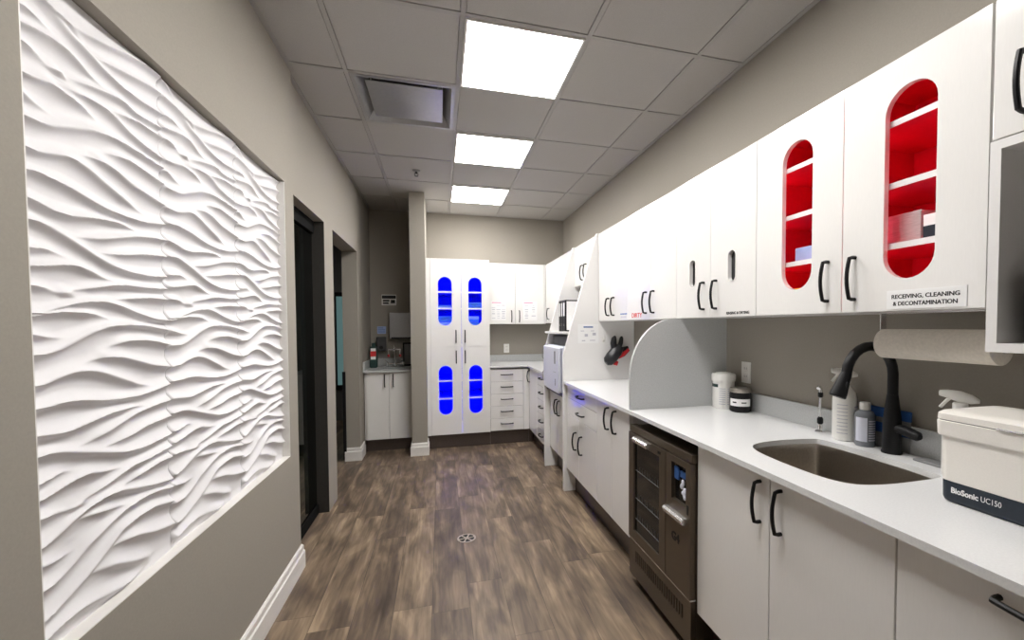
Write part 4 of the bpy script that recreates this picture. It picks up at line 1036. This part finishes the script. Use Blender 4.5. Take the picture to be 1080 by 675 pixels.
MB().box(-.782, -.728, 5.3785, 5.38, NZ+.10, NZ+.23, .0004).build('white_label', M['paper'], bt)
MB().box(-.786, -.724, 5.3765, 5.3785, NZ+.135, NZ+.195, .0004).build('red_label', M['red'], bt)
sd = thing('soap_dispenser', 'grey soap dispenser on the nook wall', 'dispenser', (-.69, YB-.05, 1.10))
MB().box(-.745, -.64, YB-.10, YB, 1.095, 1.27, .012, 3).build('housing', M['darkgrey'], sd)
MB().lathe([(.022, 0), (.022, .01), (0, .01)], (-.69, YB-.104, 1.14), 16, 'y').build('sensor', M['black'], sd)
td = thing('towel_dispenser', 'grey metal paper towel dispenser on the nook wall', 'dispenser', (-.45, YB-.06, 1.24))
MB().box(-.595, -.325, YB-.11, YB-.001, 1.245, 1.56, .01, 2).build('housing', M['vent'], td)
MB().box(-.575, -.345, YB-.1115, YB-.1095, 1.247, 1.262).build('slot', M['black'], td)
ps = thing('wall_poster', 'black and white printed sign high on the nook wall', 'sign', (-.60, YB, 1.65))
sh = MB().box(-.69, -.52, YB-.004, YB-.0005, 1.655, 1.785).build('board', M['plastic'], ps)
append_mat(sh, MB().box(-.685, -.525, YB-.0048, YB-.004, 1.735, 1.775).box(-.675, -.60, YB-.0048, YB-.004, 1.70, 1.722).box(-.585, -.535, YB-.0048, YB-.004, 1.68, 1.722).box(-.675, -.61, YB-.0048, YB-.004, 1.67, 1.69), M['ink'])
bs = thing('blue_sign', 'small blue and white card above the soap dispenser', 'sign', (-.69, YB, 1.30))
sh = MB().box(-.745, -.645, YB-.003, YB-.0005, 1.305, 1.395).build('card', M['palebluebox'], bs)
append_mat(sh, MB().box(-.735, -.655, YB-.0036, YB-.003, 1.325, 1.332).box(-.735, -.655, YB-.0036, YB-.003, 1.35, 1.357).box(-.735, -.675, YB-.0036, YB-.003, 1.372, 1.38), M['inkblue'])
rp_ = thing('leaning_board', 'dark grey framed board leaning in the nook right corner', 'board', (-.37, 5.55, NZ))
MB().box(-.435, -.315, 5.585, 5.597, NZ+.0004, NZ+.275, .002).build('panel', M['grey'], rp_)
MB().plate(rect(-.445, -.312, NZ+.0004, NZ+.285), [rect(-.428, -.325, NZ+.018, NZ+.268)], (0, 5.575, 0), (1, 0, 0), (0, 0, 1), (0, .0095, 0)).build('frame', M['black'], rp_, False)

hl = bpy.data.lights.new('hall_fill', 'AREA'); hl.energy = 5; hl.size = .6; hl.color = (1, .95, .88)  # added unseen fill light that lifts the dark hall
ho = bpy.data.objects.new('hall_fill', hl); C.objects.link(ho); ho.location = (-2.4, 5.6, 2.58)
# ------------------------------------------------------------------ camera, world, view
f_px, yaw, pitch, roll = 454.67, .26332, .0303, -.004188
cy_, sy_ = math.cos(yaw), math.sin(yaw)
A = Matrix(((cy_, -sy_, 0), (sy_, cy_, 0), (0, 0, 1)))
B = Matrix(((1, 0, 0), (0, 0, -1), (0, 1, 0)))
Pm = Matrix(((1, 0, 0), (0, math.cos(pitch), -math.sin(pitch)), (0, math.sin(pitch), math.cos(pitch))))
Q = Matrix(((math.cos(roll), -math.sin(roll), 0), (math.sin(roll), math.cos(roll), 0), (0, 0, 1)))
Rcv = Q @ Pm @ B @ A                     # world -> x right, y down, z forward
Rb = Matrix((Rcv[0], -Rcv[1], -Rcv[2])) # blender camera axes as rows
cam = bpy.data.cameras.new('camera'); co = bpy.data.objects.new('camera', cam); C.objects.link(co)
mw = Rb.transposed().to_4x4(); mw.translation = (0, 0, 1.39); co.matrix_world = mw
cam.sensor_fit = 'HORIZONTAL'; cam.sensor_width = 36; cam.lens = f_px/1080*36
cam.shift_x = -(587-540)/1080; cam.shift_y = (357.715-337.5)/1080
cam.clip_start = .02
sc = bpy.context.scene; sc.camera = co
w_ = bpy.data.worlds.new('world'); sc.world = w_; w_.use_nodes = True
w_.node_tree.nodes['Background'].inputs[0].default_value = (.5, .5, .5, 1); w_.node_tree.nodes['Background'].inputs[1].default_value = .05
sc.view_settings.view_transform = 'Standard'; sc.view_settings.look = 'None'; sc.view_settings.gamma = 1; sc.view_settings.use_curve_mapping = False
sc.view_settings.exposure = 0.3
sc.cycles.max_bounces = 10; sc.cycles.diffuse_bounces = 6
